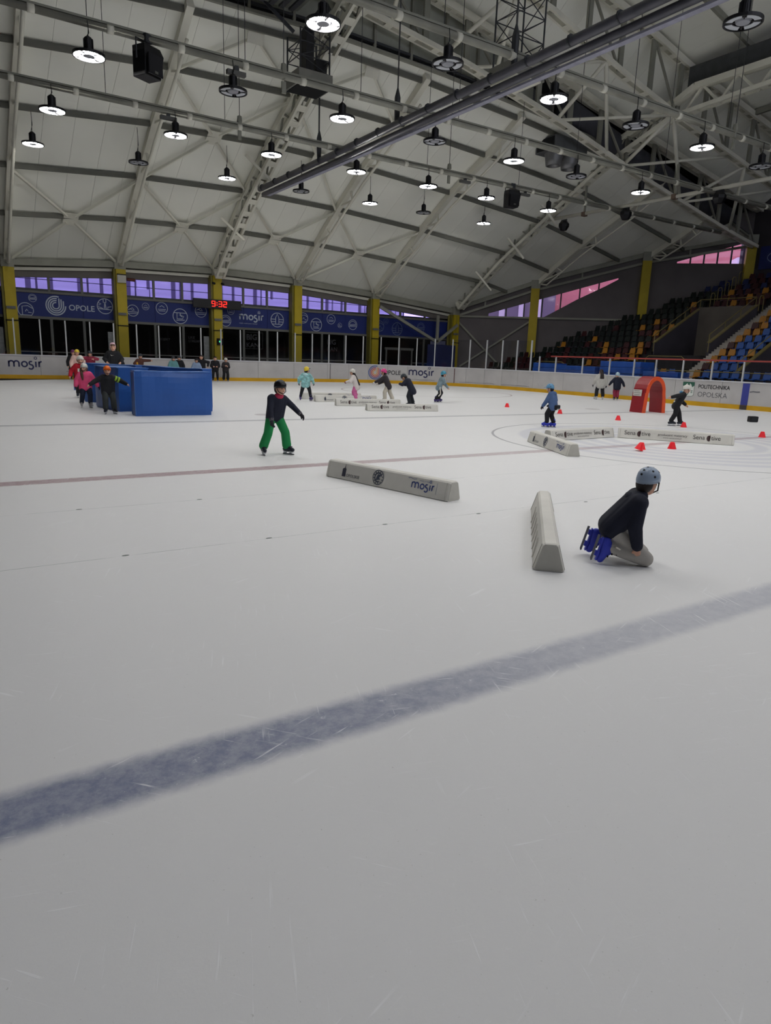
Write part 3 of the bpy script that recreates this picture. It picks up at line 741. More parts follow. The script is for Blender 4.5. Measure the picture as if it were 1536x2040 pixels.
# upright louvre sheets between the lower and the raised roof
r = struct('wall_louver', (15, 29.1, 16))
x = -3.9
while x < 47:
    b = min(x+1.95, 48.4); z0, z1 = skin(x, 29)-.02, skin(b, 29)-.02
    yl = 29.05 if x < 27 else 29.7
    MB().prism([(x+.05, yl, z0), (b-.05, yl, z1), (b-.05, yl, fB(b)+.5), (x+.05, yl, fB(x)+.5)], (0, .04, 0)).build('louver_sheet', louver_m if x < 27 else mat('louver_shaded', (92, 92, 94), .8, .15, 2), r)  # right-hand sheets darker: the shade they stand in is put into their colour
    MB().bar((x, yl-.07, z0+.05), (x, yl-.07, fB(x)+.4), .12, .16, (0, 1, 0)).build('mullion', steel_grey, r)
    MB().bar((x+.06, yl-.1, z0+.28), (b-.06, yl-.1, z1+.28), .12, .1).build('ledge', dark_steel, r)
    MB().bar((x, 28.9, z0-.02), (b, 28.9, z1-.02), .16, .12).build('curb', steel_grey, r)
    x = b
# ------------------------------------------------------------------ pipes with lamps, gantry, hangers
pipe_m = mat('pipe_paint', (150, 149, 138), .45, .3, .9)
wire_m = mat('wire', (60, 60, 62), .5)
def pipe(label, y, z, x0, x1, hang):
    r = thing('lamp_pipe', label, 'pipe', ((x0+x1)/2, y, z), 'ceiling pipes that carry the ring lamps')
    MB().tube([(x0, y, z), (x1, y, z)], .095, 12).build('tube', pipe_m, r, smooth=True)
    MB().box((x0, y-.05, z+.1), (x1, y+.05, z+.16)).build('cable_tray', steel_grey, r)
    i = 0; x = x0+.9
    while x < x1:
        MB().tube([(x-.09, y, z), (x+.09, y, z)], .115, 12).build('clamp', steel, r, smooth=True); x += 2.0
    for xx in hang:
        MB().tube([(xx, y, z+.1), (xx, y, raised(xx, y)-.1 if y < 28 else skin(xx, y)-.1)], .012, 5).build('hanger_wire', wire_m, r)
    return r
pipe('nearest painted ceiling pipe, crossing above the dark gantry at the top of the hall', 17.0, 10.45, -3.9, 47, [4.4, 12.5, 20.5, 26, 34])
pipe('middle painted ceiling pipe with a black loudspeaker hung near its left end', 22.62, 10.45, -3.9, 47, [4.4, 9, 13.2, 17.5, 24, 30])
pipe('far painted ceiling pipe, last one before the roof slopes to the windows', 28.3, 10.4, -3.9, 44, [6, 10.4, 14.5, 20.2, 26])
# gantry: two dark tubes, a cable tray and clips, along the middle of the hall
r = thing('cable_gantry', 'long dark double pipe gantry running lengthwise under the roof', 'gantry', (15.1, 22, 10.1))
gd = mat('gantry_dark', (84, 84, 92), .35, .25, 2)
MB().tube([(15.02, 35.9, 10.0), (15.02, -8, 10.22)], .13, 14).build('upper_tube', gd, r, smooth=True)
MB().tube([(15.22, 35.9, 9.78), (15.22, -8, 10.0)], .11, 12).build('lower_tube', gd, r, smooth=True)
MB().box((15.26, -8, 9.68), (15.46, 35.6, 9.74)).build('cable_tray', mat('tray', (150, 150, 166), .5, .2, 4), r)
y = 35.5
while y > -8:
    MB().tube([(15.0, y-.02, 10.02+.005*(35.9-y)), (15.0, y+.02, 10.02+.005*(35.9-y))], .155, 10).build('clip', dark_steel, r); y -= 1.6
for y in (29.4, 23.2, 17, 11):
    MB().tube([(15.1, y, 10.2), (15.1, y, 10.75), (15.1, y, 11.0), (15.1, y, 11.3)], [.09, .11, .11, .03], 10).build('hanger_cone', dark_steel, r)
    MB().tube([(15.1, y, 11.2), (15.1, y, raised(15.1, y) if y < 28.4 else skin(15.1, y))], .025, 6).build('hanger_rod', wire_m, r)
for x, y in ((10.3, 22.6), (11, 28.3), (21.5, 28.3), (26.4, 16.95)):
    r = thing('pulley_hanger', 'small grey pulley hanger on the %s pipe %s of the dark gantry' % ('middle' if y == 22.6 else 'nearest' if y < 20 else 'far', 'left' if x < 15 else 'right'), 'hanger', (x, y, 10.1))
    MB().lathe([(.0, .35), (.09, .3), (.11, .1), (.06, .05), (.06, -.15), (0, -.15)], 8, (x, y, 10.5)).build('cone', steel_grey, r)
    MB().box((x-.07, y-.03, 9.95), (x+.07, y+.03, 10.3)).build('plate', steel_grey, r)
    MB().tube([(x, y, 10.8), (x, y, raised(x, y) if y < 28 else skin(x, y))], .014, 5).build('rod', wire_m, r)
# white tube at x = 34 with three black horn speakers
r = thing('side_pipe', 'white painted pipe running lengthwise under the right-hand arch', 'pipe', (34, 20, 10.6))
MB().tube([(34, 34.6, 10.68), (34, 27, 10.6), (34, 4, 10.6)], .1, 12).build('tube', mat('pipe_white', (196, 194, 182), .4, .1, 1), r, smooth=True)
for y in (31.0, 24.8, 18.6): MB().bar((34, y, 10.6), (34, y, 12.2), .1, .1, (0, 1, 0)).build('drop', steel_grey, r); MB().box((33.85, y-.12, 10.48), (34.15, y+.12, 10.72)).build('clamp', mat('rust_clamp', (110, 92, 80), .7), r)
blk = mat('black_plastic', (16, 16, 20), .5, .1, 4)
for i, (y, s) in enumerate(((32.6, 'leftmost'), (27.9, 'middle'), (22.2, 'rightmost'))):
    r = thing('horn_speaker', '%s of three black horn speakers under the white side pipe' % s, 'loudspeaker', (34, y, 10.1), 'horn speakers under the side pipe')
    MB().lathe([(0, -.3), (.2, -.28), (.33, -.05), (.33, .1), (.2, .26), (0, .28)], 7, (34, y, 10.15)).build('body', blk, r)
    MB().box((33.97, y-.22, 10.3), (34.03, y+.22, 10.52)).build('bracket', dark_steel, r)
# loudspeaker boxes
def box_speaker(label, x, y, z, rz):
    r = thing('loudspeaker', label, 'loudspeaker', (x, y, z), rotz=rz, world=False)
    MB().prism([(-.3, -.22, -.42), (.3, -.22, -.42), (.36, -.3, .2), (.3, -.22, .4), (-.3, -.22, .4), (-.36, -.3, .2)], (0, .5, 0)).build('cabinet', blk, r, bevel=.02)
    MB().box((-.26, -.34, -.38), (.26, -.3, .15)).build('grille', mat('grille', (30, 30, 34), .8), r)
    MB().box((-.06, -.36, -.34), (.06, -.33, -.28)).build('badge', frame_m, r)
    mb = MB(); mb.tube([(-.4, 0, 0), (-.4, 0, .52), (.4, 0, .52), (.4, 0, 0)], .025, 6); mb.build('yoke', dark_steel, r)
    MB().box((-.12, -.1, .5), (.12, .1, .72)).build('clamp', dark_steel, r)
box_speaker('large black loudspeaker hung under the middle pipe, left of the hall', 6.0, 22.62, 9.85, .5)
box_speaker('black loudspeaker hung under the far pipe beside the ventilation box', 25.6, 28.3, 9.85, -.2)
for x, y in ((8.2, 28.3), (22.5, 28.3), (26.5, 28.3), (8.7, 22.62)):
    r = thing('sensor_box', 'small pale sensor box clipped under the %s' % {8.2: 'far ceiling pipe, left of the lit lamps', 22.5: 'far ceiling pipe, right of the gantry', 26.5: 'far ceiling pipe, beside the hung loudspeaker', 8.7: 'middle ceiling pipe near the first arch'}[x], 'sensor', (x, y, 10.2))
    MB().box((x-.3, y-.08, 10.12), (x+.3, y+.08, 10.24)).build('case', frame_m, r); MB().box((x-.06, y-.06, 10.24), (x+.06, y+.06, 10.4)).build('clip', dark_steel, r)
# ------------------------------------------------------------------ ring lamps
lamp_dark = mat('lamp_black', (24, 24, 28), .45)
lamp_on = mat('lamp_light', (255, 253, 250), .4, emit=LAMP_POWER)
lamp_off = mat('lamp_lens_off', (196, 200, 206), .35, .06, 6)
def ring_lamp(cord):
    """a ring of four light segments round a small hub, under a finned driver can"""
    r = thing('ring_lamp', None, None, (0, 0, 0), world=False)
    mb = MB()
    mb.lathe([(.40, -.02), (.435, -.02), (.435, .05), (.40, .05), (.40, -.02)], 28)
    mb.lathe([(.0, .03), (.2, .03), (.2, .06), (.0, .07)], 18)
    for k in range(4):
        a = rad(45+90*k); mb.bar((.14*math.cos(a), .14*math.sin(a), .03), (.42*math.cos(a), .42*math.sin(a), .03), .035, .05)
    mb.lathe([(0, .045), (.42, .045), (.42, .055), (0, .055)], 28)
    mb.build('rim', lamp_dark, r)
    for k in range(4):
        a0, a1 = rad(45+90*k+11), rad(135+90*k-11)
        MB().lathe([(.20, -.0), (.395, -.0), (.395, .02), (.20, .02), (.20, -.0)], 7, (0, 0, 0), a0, a1).build('segment', lamp_off, r)
    MB().lathe([(0, -.014), (.15, -.012), (.18, .03)], 18).build('hub', mat('hub_grey', (150, 152, 160), .4), r)
    mb = MB().lathe([(0, .07), (.1, .07), (.115, .1), (.115, .42), (.09, .46), (.03, .5), (0, .5)], 14)
    for k in range(10):
        a = 2*PI*k/10; mb.bar((.125*math.cos(a), .125*math.sin(a), .1), (.125*math.cos(a), .125*math.sin(a), .42), .03, .012, (math.cos(a), math.sin(a), 0))
    mb.build('driver_can', lamp_dark, r)
    MB().tube([(0, 0, .48), (.02, 0, .48+cord*.5), (0, 0, .48+cord)], .012, 5).build('cord', lamp_dark, r)
    MB().tube([(-.05, 0, .46), (.03, 0, .46+cord*.3), (0, 0, .48+cord)], .012, 5).build('cord', lamp_dark, r)
    return r
proto = {}
def lamp(x, y, z, label, cord):
    if cord not in proto: o = proto[cord] = ring_lamp(cord)
    else: o = copy_tree(proto[cord])
    o.location = (x, y, z); o['label'] = label; o['category'] = 'ceiling lamp'; o['group'] = 'round ring lamps hung in rows from the ceiling'
    return o
# light segments: lit and dark meshes are shared between the lamps of a state
def set_state(o, lit):
    for i, c in enumerate([c for c in o.children if c.name.startswith('segment')]): c.data = SEGM[lit][i]
SEGM = {True: [], False: []}
for lit in (True, False):
    for k in range(4):
        a0, a1 = rad(45+90*k+11), rad(135+90*k-11)
        me = MB().lathe([(.235, 0), (.39, 0), (.39, .02), (.235, .02), (.235, 0)], 7, (0, 0, 0), a0, a1).mesh('segment'); me.materials.append(lamp_on if lit else lamp_off)
        SEGM[lit].append(me)
rows = [   # y, ring height, cord, place, xs and which are lit
    (16.8, 9.6, .40, 'hung from the nearest ceiling pipe', [(.8, 0), (4.75, 1), (8.7, 1), (12.53, 0), (16.62, 1), (20.5, 0), (24.27, 1), (28.2, 0)]),
    (22.5, 9.6, .40, 'hung from the middle ceiling pipe', [(.4, 0), (4.38, 1), (8.55, 0), (12.42, 1), (16.36, 0), (20.32, 1), (23.96, 0), (28.3, 1)]),
    (28.15, 9.6, .34, 'hung from the far ceiling pipe', [(.2, 0), (4.19, 1), (8.41, 1), (12.29, 1), (16.3, 1), (20.2, 1), (23.78, 1), (28.1, 1)]),
    (34.85, 10.0, 1.0, 'hung from the roof slope above the windows', [(.1, 0), (4.34, 1), (8.67, 0), (12.87, 1), (16.88, 0), (21.09, 1), (24.76, 0), (29.36, 1)]),
    (10.75, 9.6, .42, 'hung over the centre line', [(4.4, 1), (8.5, 1), (12.5, 1), (16.48, 0), (20.4, 1), (24.3, 0), (28.2, 1)]),
    (5.0, 9.6, .42, 'hung over the near half of the ice', [(.5, 0), (4.4, 1), (8.5, 1), (12.5, 1), (16.5, 1), (20.4, 0), (24.3, 1)]),
    (-1.0, 9.6, .42, 'hung over the ice behind the camera', [(.5, 0), (4.4, 0), (8.5, 1), (12.5, 0), (16.5, 1), (20.4, 0), (24.3, 1)]),
    (-8.0, 9.6, .42, 'hung over the far rear of the ice', [(.5, 0), (4.4, 0), (8.5, 0), (12.5, 0), (16.5, 0), (20.4, 0), (24.3, 0)])]
for y, z, cord, place, L in rows:
    n = 0
    for x, lit in L:
        n += 1
        o = lamp(x, y, z, '%s ring lamp %s, %s from the left end' % ('lit' if lit else 'unlit', place, ORD[n-1]), cord)
        set_state(o, bool(lit)); o.rotation_euler = (0, 0, rad(random.uniform(-14, 14)) + (rad(30) if n % 3 == 0 else 0))
for y, zz in ((10.75, 10.45), (5, 10.45), (-1, 10.45), (-8, 10.45)):
    pipe('painted ceiling pipe %s' % {10.75: 'over the centre line', 5: 'over the near half of the ice', -1: 'just behind the camera', -8: 'at the rear of the hall'}[y], y, zz+.05, -3.9, 30, [4.4, 20.4])
# ------------------------------------------------------------------ lattice towers, ducts
def lattice(label, x0, x1, y0, y1, z0, z1, pitch):
    r = thing('lattice_tower', label, 'tower', ((x0+x1)/2, (y0+y1)/2, z0))
    P4 = [(x0, y0), (x1, y0), (x1, y1), (x0, y1)]
    for x, y in P4: MB().tube([(x, y, z0), (x, y, z1)], .035, 6).build('post', dark_steel, r)
    z = z0; i = 0
    while z < z1-.1:
        zt = min(z+pitch, z1)
        for k in range(4):
            a, b = P4[k], P4[(k+1) % 4]
            MB().bar((*a, z), (*b, z), .03, .03).build('rung', dark_steel, r)
            MB().bar((*(a if i % 2 else b), z), (*(b if i % 2 else a), zt), .025, .025).build('diagonal', dark_steel, r)
        z = zt; i += 1
    MB().box((x0-.1, y0-.1, z0-.5), (x1+.1, y1+.1, z0)).build('platform', mat('platform_grey', (128, 127, 120), .7, .15, 2), r)
    MB().box((x0-.02, y0-.02, z0-.53), (x1+.02, y1+.02, z0-.5)).build('platform_base', dark_m, r)
    return r
r = lattice('dark lattice frame with a platform hung beside the left-hand arch', 13.2, 14.5, 27.4, 28.6, 12.75, 14.2, .5)
MB().box((13.6, 27.7, 12.8), (13.95, 28.2, 14.4)).build('equipment', blk, r)
MB().box((14.1, 27.8, 13.0), (14.6, 28.3, 13.4)).build('equipment', blk, r)
MB().bar((13.2, 28, 14.2), (12.0, 28.4, 15.2), .09, .12).build('stay', dark_steel, r); MB().bar((13.7, 27.8, 14.3), (14.6, 28, 15.4), .5, .25).build('equipment', dark_steel, r)
r = lattice('tall dark lattice tower with a pale box at its foot, top centre right', 19.2, 20.6, 21.6, 22.8, 12.75, 17.9, .8)
for k in range(4): MB().box((19.2+k*.36, 21.45, 12.16), (19.4+k*.36, 22.9, 12.22)).build('slat', steel, r)
duct_m = mat('duct_dark', (72, 73, 80), .85, .25, 1.2)
r = thing('air_duct', 'big dark round air duct following the right-hand roof slope', 'duct', (38, 30.2, 12))
pts = [V((x, 29.05, fA(x)+1.25)) for x in (29.4, 32, 34.5, 37, 39.5, 42, 45.5)]
MB().tube(pts, .58, 18).build('duct_body', duct_m, r, smooth=True)
for i in range(1, 6): MB().tube([pts[i]-V((.06, 0, 0)), pts[i]+V((.06, 0, 0))], .62, 18).build('duct_collar', duct_m, r, smooth=True)
r = thing('ventilation_box', 'dark ventilation box with two round nozzles under the roof steel', 'vent', (30, 29.6, 13))
MB().box((29.2, 29.1, 13.0), (31.7, 30.6, 13.75)).build('plenum', mat('duct_sheet', (88, 90, 92), .5, .2, 2), r, bevel=.02)
MB().box((29.16, 29.2, 13.08), (29.2, 30.45, 13.67)).build('grille', dark_m, r)
MB().box((29.9, 29.7, 13.75), (32.2, 30.8, 15.0)).build('riser', duct_m, r)
for x in (29.85, 31.05): MB().lathe([(.52, 0), (.46, -.35), (.42, -.62), (.34, -.62), (.34, 0)], 20, (x, 29.8, 13.0)).build('nozzle', mat('nozzle_metal', (128, 128, 130), .35, .1, 3, metal=.4), r, smooth=True)
r = thing('ventilation_unit', 'grey ventilation unit with slatted underside at the top edge, left of centre', 'vent', (12.2, 27.6, 15.3))
MB().box((11.2, 26.9, 15.0), (13.4, 28.1, 16.1)).build('casing', mat('unit_grey', (96, 97, 92), .6, .1, 2), r)
for k in range(5): MB().box((11.3+k*.42, 26.95, 14.92), (11.5+k*.42, 28.05, 15.0)).build('slat', dark_steel, r)
MB().box((10.4, 26.8, 15.2), (11.0, 28.2, 16.0)).build('side_box', dark_steel, r)
# ------------------------------------------------------------------ rink boards, glass, rails
board_m = mat('board_white', (186, 184, 184), .5, .10, 1.1)
capr_m = mat('board_cap', (206, 207, 212), .4, .05, 2)
kick_m = mat('kick_yellow', (205, 158, 20), .5, .12, 1.5)
post_m = mat('alu_post', (186, 188, 190), .4, .05, 3)
gl_m = glass('rink_glass', (.93, .94, .95), .035)
# path along the far end, the corner and the right side of the rink
PATH = [V((2.2, 40.1)), V((21.6, 40.1))]+[V((21.6+8.5*math.cos(rad(90-9*i)), 31.6+8.5*math.sin(rad(90-9*i)))) for i in range(1, 11)]+[V((30.1, 2.0))]
LEN = [0]
for a, b in zip(PATH, PATH[1:]): LEN.append(LEN[-1]+(b-a).length)
def at(s):
    for i in range(len(PATH)-1):
        if s <= LEN[i+1]+1e-9:
            d = (PATH[i+1]-PATH[i]).normalized(); return PATH[i]+d*(s-LEN[i]), d
    return PATH[-1], d
rb = thing('rink_boards', 'white dasher boards with yellow kick strip round the ice', 'rink boards', (22, 40.1, 0))
def slab(s0, s1, z0, z1, in_, out_, name, m, bev=0):
    (p, d), (q, e) = at(s0+.001), at(s1-.001); n1, n2 = V((d.y, -d.x))*-1, V((e.y, -e.x))*-1   # outwards
    vs = []
    for (pp, nn) in ((p, n1), (q, n2)):
        for off in (-in_, out_):
            for z in (z0, z1): vs.append((pp.x+nn.x*off, pp.y+nn.y*off, z))
    fs = [(0,1,3,2), (4,6,7,5), (0,4,5,1), (2,3,7,6), (1,5,7,3), (0,2,6,4)]
    return MB().add(vs, fs).build(name, m, rb)
cuts = []
s = 0
while s < LEN[-1]:
    step = 2.4
    if LEN[1]-.1 < s < LEN[-2]: step = LEN[3]-LEN[2]
    e = min(s+step, LEN[-1])
    for L in (LEN[1], LEN[-2]):
        if s < L-.01 < e-.02: e = L
    cuts.append((s, e)); s = e
for s0, s1 in cuts:
    slab(s0+.006, s1-.006, .2, 1.17, 0, .1, 'board_panel', board_m)
    slab(s0, s1, 0, .2, .03, .1, 'kick_strip', kick_m)
    slab(s0, s1, 1.17, 1.22, .03, .16, 'cap_rail', capr_m)
    slab(s0, s1, .19, 1.16, -.05, .11, 'backing', mat('seam_grey', (150, 150, 150), .7), 0)
# grey scuffs low on the boards
slab(LEN[1]-.02, LEN[1]+.02, .2, 1.17, .004, 0, 'seam_cover', dark_m)
# tall glass with aluminium posts round the end and corner, then a low rail along the stand
s = .1; S_END = LEN[-2]+1.3
posts = []
while s < S_END: posts.append(s); s += 1.2
for s in posts:
    p, d = at(s); n = -V((d.y, -d.x))
    MB().bar((p.x+n.x*.06, p.y+n.y*.06, 1.2), (p.x+n.x*.06, p.y+n.y*.06, 3.0), .06, .08, (n.x, n.y, 0)).build('glass_post', post_m, rb)
for s0, s1 in zip(posts, posts[1:]):
    slab(s0+.04, s1-.04, 1.22, 2.98, -.055, .065, 'glass_pane', gl_m)
s_low = [LEN[-2]+(31.6-y) for y in (29.9, 28.6, 26.6, 24.75, 23.2, 21.9, 20.4, 18.9, 17.4, 15.9, 14.4, 12.9, 11)]
for s in s_low:
    p, d = at(s); MB().bar((p.x+.06, p.y, 1.2), (p.x+.06, p.y, 2.08), .06, .07, (1, 0, 0)).build('rail_post', post_m, rb)
MB().bar((30.16, 29.0, 2.1), (30.16, 9, 2.12), .07, .07).build('hand_rail', mat('rail_red', (150, 62, 56), .5, .1, 3), rb)
for a, b in zip(s_low, s_low[1:]): slab(a+.05, b-.05, 1.24, 2.04, -.055, .062, 'glass_pane', gl_m)
# advertising on the boards, printed along their curve
navy_p = mat('print_navy', (38, 42, 84), .55, .08, 20); dark_p = mat('print_dark', (40, 40, 46), .55)
class BoardPrint(Print):
    def __init__(s, s0, z0, lift=.008): s.s0, s.z0, s.lift = s0, z0, lift
    def P(s, x, y, k=0):
        p, d = at(s.s0+x); return V((p.x+d.y*(s.lift+k*.002), p.y-d.x*(s.lift+k*.002), s.z0+y))
p = BoardPrint(.95, .26)
flat(mosir(p, MB(), .0, .34, .30, .25), 'mosir_print', navy_p, rb)
p = BoardPrint(.02, .26); flat(p.text(MB(), 'E', .25, .38, .42, .012), 'lettering', dark_p, rb)
p = BoardPrint(22.55, .24)
rcols = [(52, 84, 150), (120, 70, 120), (196, 76, 62), (214, 150, 70)]
for i in range(4): flat(p.stroke(MB(), d_rings(p, 0, .45, .43, i), .055), 'logo_ring', mat('ring_print_%d' % i, rcols[i], .55), rb)
flat(p.text(MB(), 'OPOLE', .58, .34, .40, .012, sx=.92), 'lettering', dark_p, rb)
p = BoardPrint(24.85, .26); flat(mosir(p, MB(), 0, .34, .33, .25), 'mosir_print', navy_p, rb)
p = BoardPrint(44.9, .4)
flat(p.text(MB(), 'POLITECHNIKA', 0, .42, .25, .014, sx=.90), 'lettering', dark_p, rb)
flat(p.text(MB(), 'OPOLSKA', 0, .03, .33, -.008, sx=1.02), 'lettering', mat('print_grey', (96, 98, 102), .6), rb)
p = BoardPrint(44.1, .42); sh = [(0, .66), (.6, .66), (.6, .06), (.5, 0), (.1, 0), (0, .06)]
flat(p.fill(MB(), sh, 0), 'shield_print', mat('shield_grey', (214, 218, 214), .6), rb)
mb = MB(); p.fill(mb, [(.0, .66), (.6, .66), (.6, .5), (.5, .42), (.42, .56), (.36, .6), (.36, .4), (.24, .4), (.24, .6), (.18, .56), (.1, .42), (.0, .5)], 1)
p.text(mb, 'S', .2, .06, .3, .02, k=1); p.text(mb, 'A', .04, .16, .16, .02, k=1); p.text(mb, 'Z', .44, .16, .16, .02, k=1); p.stroke(mb, sh, .012, 1, True)
flat(mb, 'shield_print', mat('print_green', (42, 92, 74), .6), rb)
p = BoardPrint(47.05, .2); mb = MB(); p.fill(mb, [(0, 0), (.32, 0), (.32, .95), (0, .95)]); flat(mb, 'blue_line_mark', mat('board_blue', (58, 66, 150), .55, .1, 3), rb)
p = BoardPrint(47.05, .0, .04); mb = MB(); p.fill(mb, [(0, 0), (.32, 0), (.32, .2), (0, .2)]); flat(mb, 'blue_line_mark', mat('kick_stain', (70, 62, 60), .6), rb)
p = BoardPrint(47.4, .78); flat(p.stroke(MB(), [(0, 0), (.15, .03), (.3, .02), (.45, .03)], .05), 'scuff', mat('scuff', (110, 110, 116), .8), rb)
p = BoardPrint(27.93, .2); flat(p.stroke(MB(), [(0, 0), (0, .94)], .05), 'seam_cover', mat('seam_red', (84, 40, 44), .6), rb)
for s0, z, L in ((3.6, .42, 2.2), (24.6, .3, 2.0), (28.3, .28, 2.6), (31.4, .27, 2.4)):
    flat(BoardPrint(s0, z).stroke(MB(), [(L*i/6, .012*((i*7) % 3)) for i in range(7)], .018), 'scuff', mat('scuff', (110, 110, 116), .8), rb)
for k in range(26):
    s0 = random.uniform(12, 46); z = random.uniform(.35, 1.0); a = random.uniform(0, 3)
    flat(BoardPrint(s0, z).stroke(MB(), [(0, 0), (.1*math.cos(a), .1*math.sin(a)), (.2*math.cos(a+.4), .2*math.sin(a+.4))], .012), 'scuff', mat('scuff_light', (158, 158, 162), .8), rb)
# ------------------------------------------------------------------ things on the ice
foam = mat('barrier_foam', (214, 212, 205), .6, .10, 2.2, bump=.12)
foam_end = mat('barrier_end', (190, 188, 180), .6, .08, 4)
pr_d = mat('barrier_print', (74, 70, 70), .6, .15, 30); pr_b = mat('barrier_print_blue', (66, 82, 140), .6, .15, 30); pr_l = mat('barrier_print_pale', (128, 126, 124), .6)
def barrier(label, a, b, kind, h=.25, w0=.30, w1=.17, flip=False):
    """padded kerb with sloping sides from ground point a to b; its print faces the side of the camera"""
    a, b = V((*a, 0)), V((*b, 0)); d = b-a; L = d.length; ang = math.atan2(d.y, d.x)
    r = thing('padded_barrier', label, 'barrier', (a+b)/2, 'low padded barriers on the ice', ang, world=False)
    c = .018
    sec = [(-w0/2, .012), (-w0/2+c, 0), (w0/2-c, 0), (w0/2, .012), (w1/2+.004, h-c), (w1/2-c, h), (-w1/2+c, h), (-w1/2-.004, h-c)]
    e = .02
    mb = MB(); k = []
    for x, sc in ((-L/2, .93), (-L/2+e, 1), (-L/4, 1), (0, 1), (L/4, 1), (L/2-e, 1), (L/2, .93)):
        k.append([(x, y*sc, .5*h+(z-.5*h)*sc if sc < 1 and z > .02 else z) for y, z in sec])
    n = len(sec); vs = [p for ring in k for p in ring]; fs = []
    for i in range(len(k)-1):
        for j in range(n): fs.append((i*n+j, i*n+(j+1) % n, (i+1)*n+(j+1) % n, (i+1)*n+j))
    fs += [tuple(range(n)), tuple((len(k)-1)*n+j for j in reversed(range(n)))]
    mb.add(vs, fs).build('foam_body', foam, r)
    for s in (-1, 1):   # sewn end caps
        MB().prism([(s*L/2, y*.88, z*.9+.012) for y, z in sec], (s*.006, 0, 0)).build('end_cap', foam_end, r)
        for t in (-1, 1): MB().tube([(s*(L/2-.05), t*(w0/2+.002), .012), (s*(L/2-.05), t*(w1/2+.006), h-c)], .004, 5).build('seam', foam_end, r)
    side = -1
    up = V((0, (w0-w1)/2*1.0, h)).normalized()
    P0 = Print((-L/2, -w0/2, .012), (1, 0, 0), (0, (w0-w1)/2, h), .004)
    if flip: P0 = Print((L/2, w0/2, .012), (-1, 0, 0), (0, -(w0-w1)/2, h), .004)
    if kind == 'bed':
        for x0 in (.055*L, .655*L):
            m = MB(); P0.text(m, 'Sena', x0, .085, .15, 0, sx=.95); P0.text(m, 'tive', x0+.40, .085, .15, 0, sx=.95); flat(m, 'lettering', pr_d, r)
            m = MB(); P0.fill(m, [(x0+.35+u, .12+v) for u, v in arc(0, 0, .05, 60, 300, 12, .07)]); P0.fill(m, [(x0+.345, .15), (x0+.375, .215), (x0+.385, .15), (x0+.375, .08), (x0+.355, .06)]); flat(m, 'leaf_print', mat('leaf_print', (72, 52, 52), .6), r)
        m = MB(); P0.text(m, 'producent materacy', L*.48, .11, .085, 0, 'CENTER', sx=.95); flat(m, 'lettering', pr_d, r)
        m = MB(); P0.text(m, 'www.senactive.pl', L*.48, .05, .06, 0, 'CENTER'); flat(m, 'lettering', pr_l, r)
    elif kind == 'town':
        m = MB(); x0 = .34
        P0.fill(m, [(x0, .04), (x0+.075, .04), (x0+.075, .15), (x0+.055, .17), (x0+.05, .235), (x0+.04, .17), (x0, .15)])
        P0.text(m, 'OPOLSKIE', x0+.09, .045, .06, .004); flat(m, 'tower_print', mat('tower_print', (58, 60, 74), .6), r)
        m = MB(); cx = L*.46
        P0.stroke(m, arc(cx, .125, .1, 0, 345, 22, .1), .012, closed=True); P0.stroke(m, arc(cx, .125, .062, 20, 300, 14), .02)
        P0.fill(m, [(cx-.04, .08), (cx+.05, .1), (cx+.02, .12), (cx+.05, .16), (cx-.01, .17), (cx-.03, .13)])
        for q in range(12):
            aa = rad(30*q+10); P0.stroke(m, [(cx+.072*math.cos(aa), .125+.072*math.sin(aa)), (cx+.09*math.cos(aa), .125+.09*math.sin(aa))], .016)
        flat(m, 'emblem_print', mat('emblem_print', (70, 76, 92), .6), r)
        m = MB(); mosir(P0, m, L-.62, .085, .075, .24); P0.stroke(m, [(L-.7, .2), (L-.66, .21), (L-.6, .195), (L-.55, .205)], .006); flat(m, 'mosir_print', pr_b, r)
        m = MB(); P0.stroke(m, [(L-.2, .05), (L-.2, .2)], .004); P0.text(m, 'miejski osrodek', L-.5, .185, .026); flat(m, 'lettering', pr_b, r)
    return r
barrier('pale padded barrier with mosir print in the middle of the ice, nearest on the left', (4.86, 8.90), (5.40, 6.66), 'town', w0=.27, w1=.15)
r = barrier('pale padded barrier seen end-on beside the kneeling child', (4.30, 3.95), (6.05, 5.75), 'plain', w0=.27, w1=.13)
for k in range(6): # dark scrapes along its side
    MB().bar((-.9+.28*k, .139, .02), (-.78+.28*k, .098, .17), .03, .004, (0, 1, .4)).build('scrape', foam_end, r)
barrier('pale padded barrier angled towards the camera left of the red cones', (11.2, 11.12), (10.22, 9.02), 'town', w0=.27, w1=.15)
barrier('pale padded barrier with bed maker lettering, its left end hidden behind the angled one', (11.75, 11.2), (14.05, 11.3), 'bed', .24)
barrier('pale padded barrier with bed maker lettering right of centre, above three red cones', (14.16, 11.14), (15.72, 9.06), 'bed', .25)
barrier('front one of four stacked-looking padded barriers, lettering fully visible', (11.84, 19.42), (14.27, 18.8), 'bed', .23)
barrier('second of the four padded barriers in the far row, partly behind the front one', (11.82, 21.5), (14.15, 20.9), 'bed', .25)
barrier('third of the four padded barriers in the far row, with faint emblem', (11.99, 23.46), (14.55, 23.2), 'town', .24)
barrier('rearmost of the four padded barriers in the far row, under the mint jacket', (12.1, 24.85), (14.7, 24.66), 'town', .25)
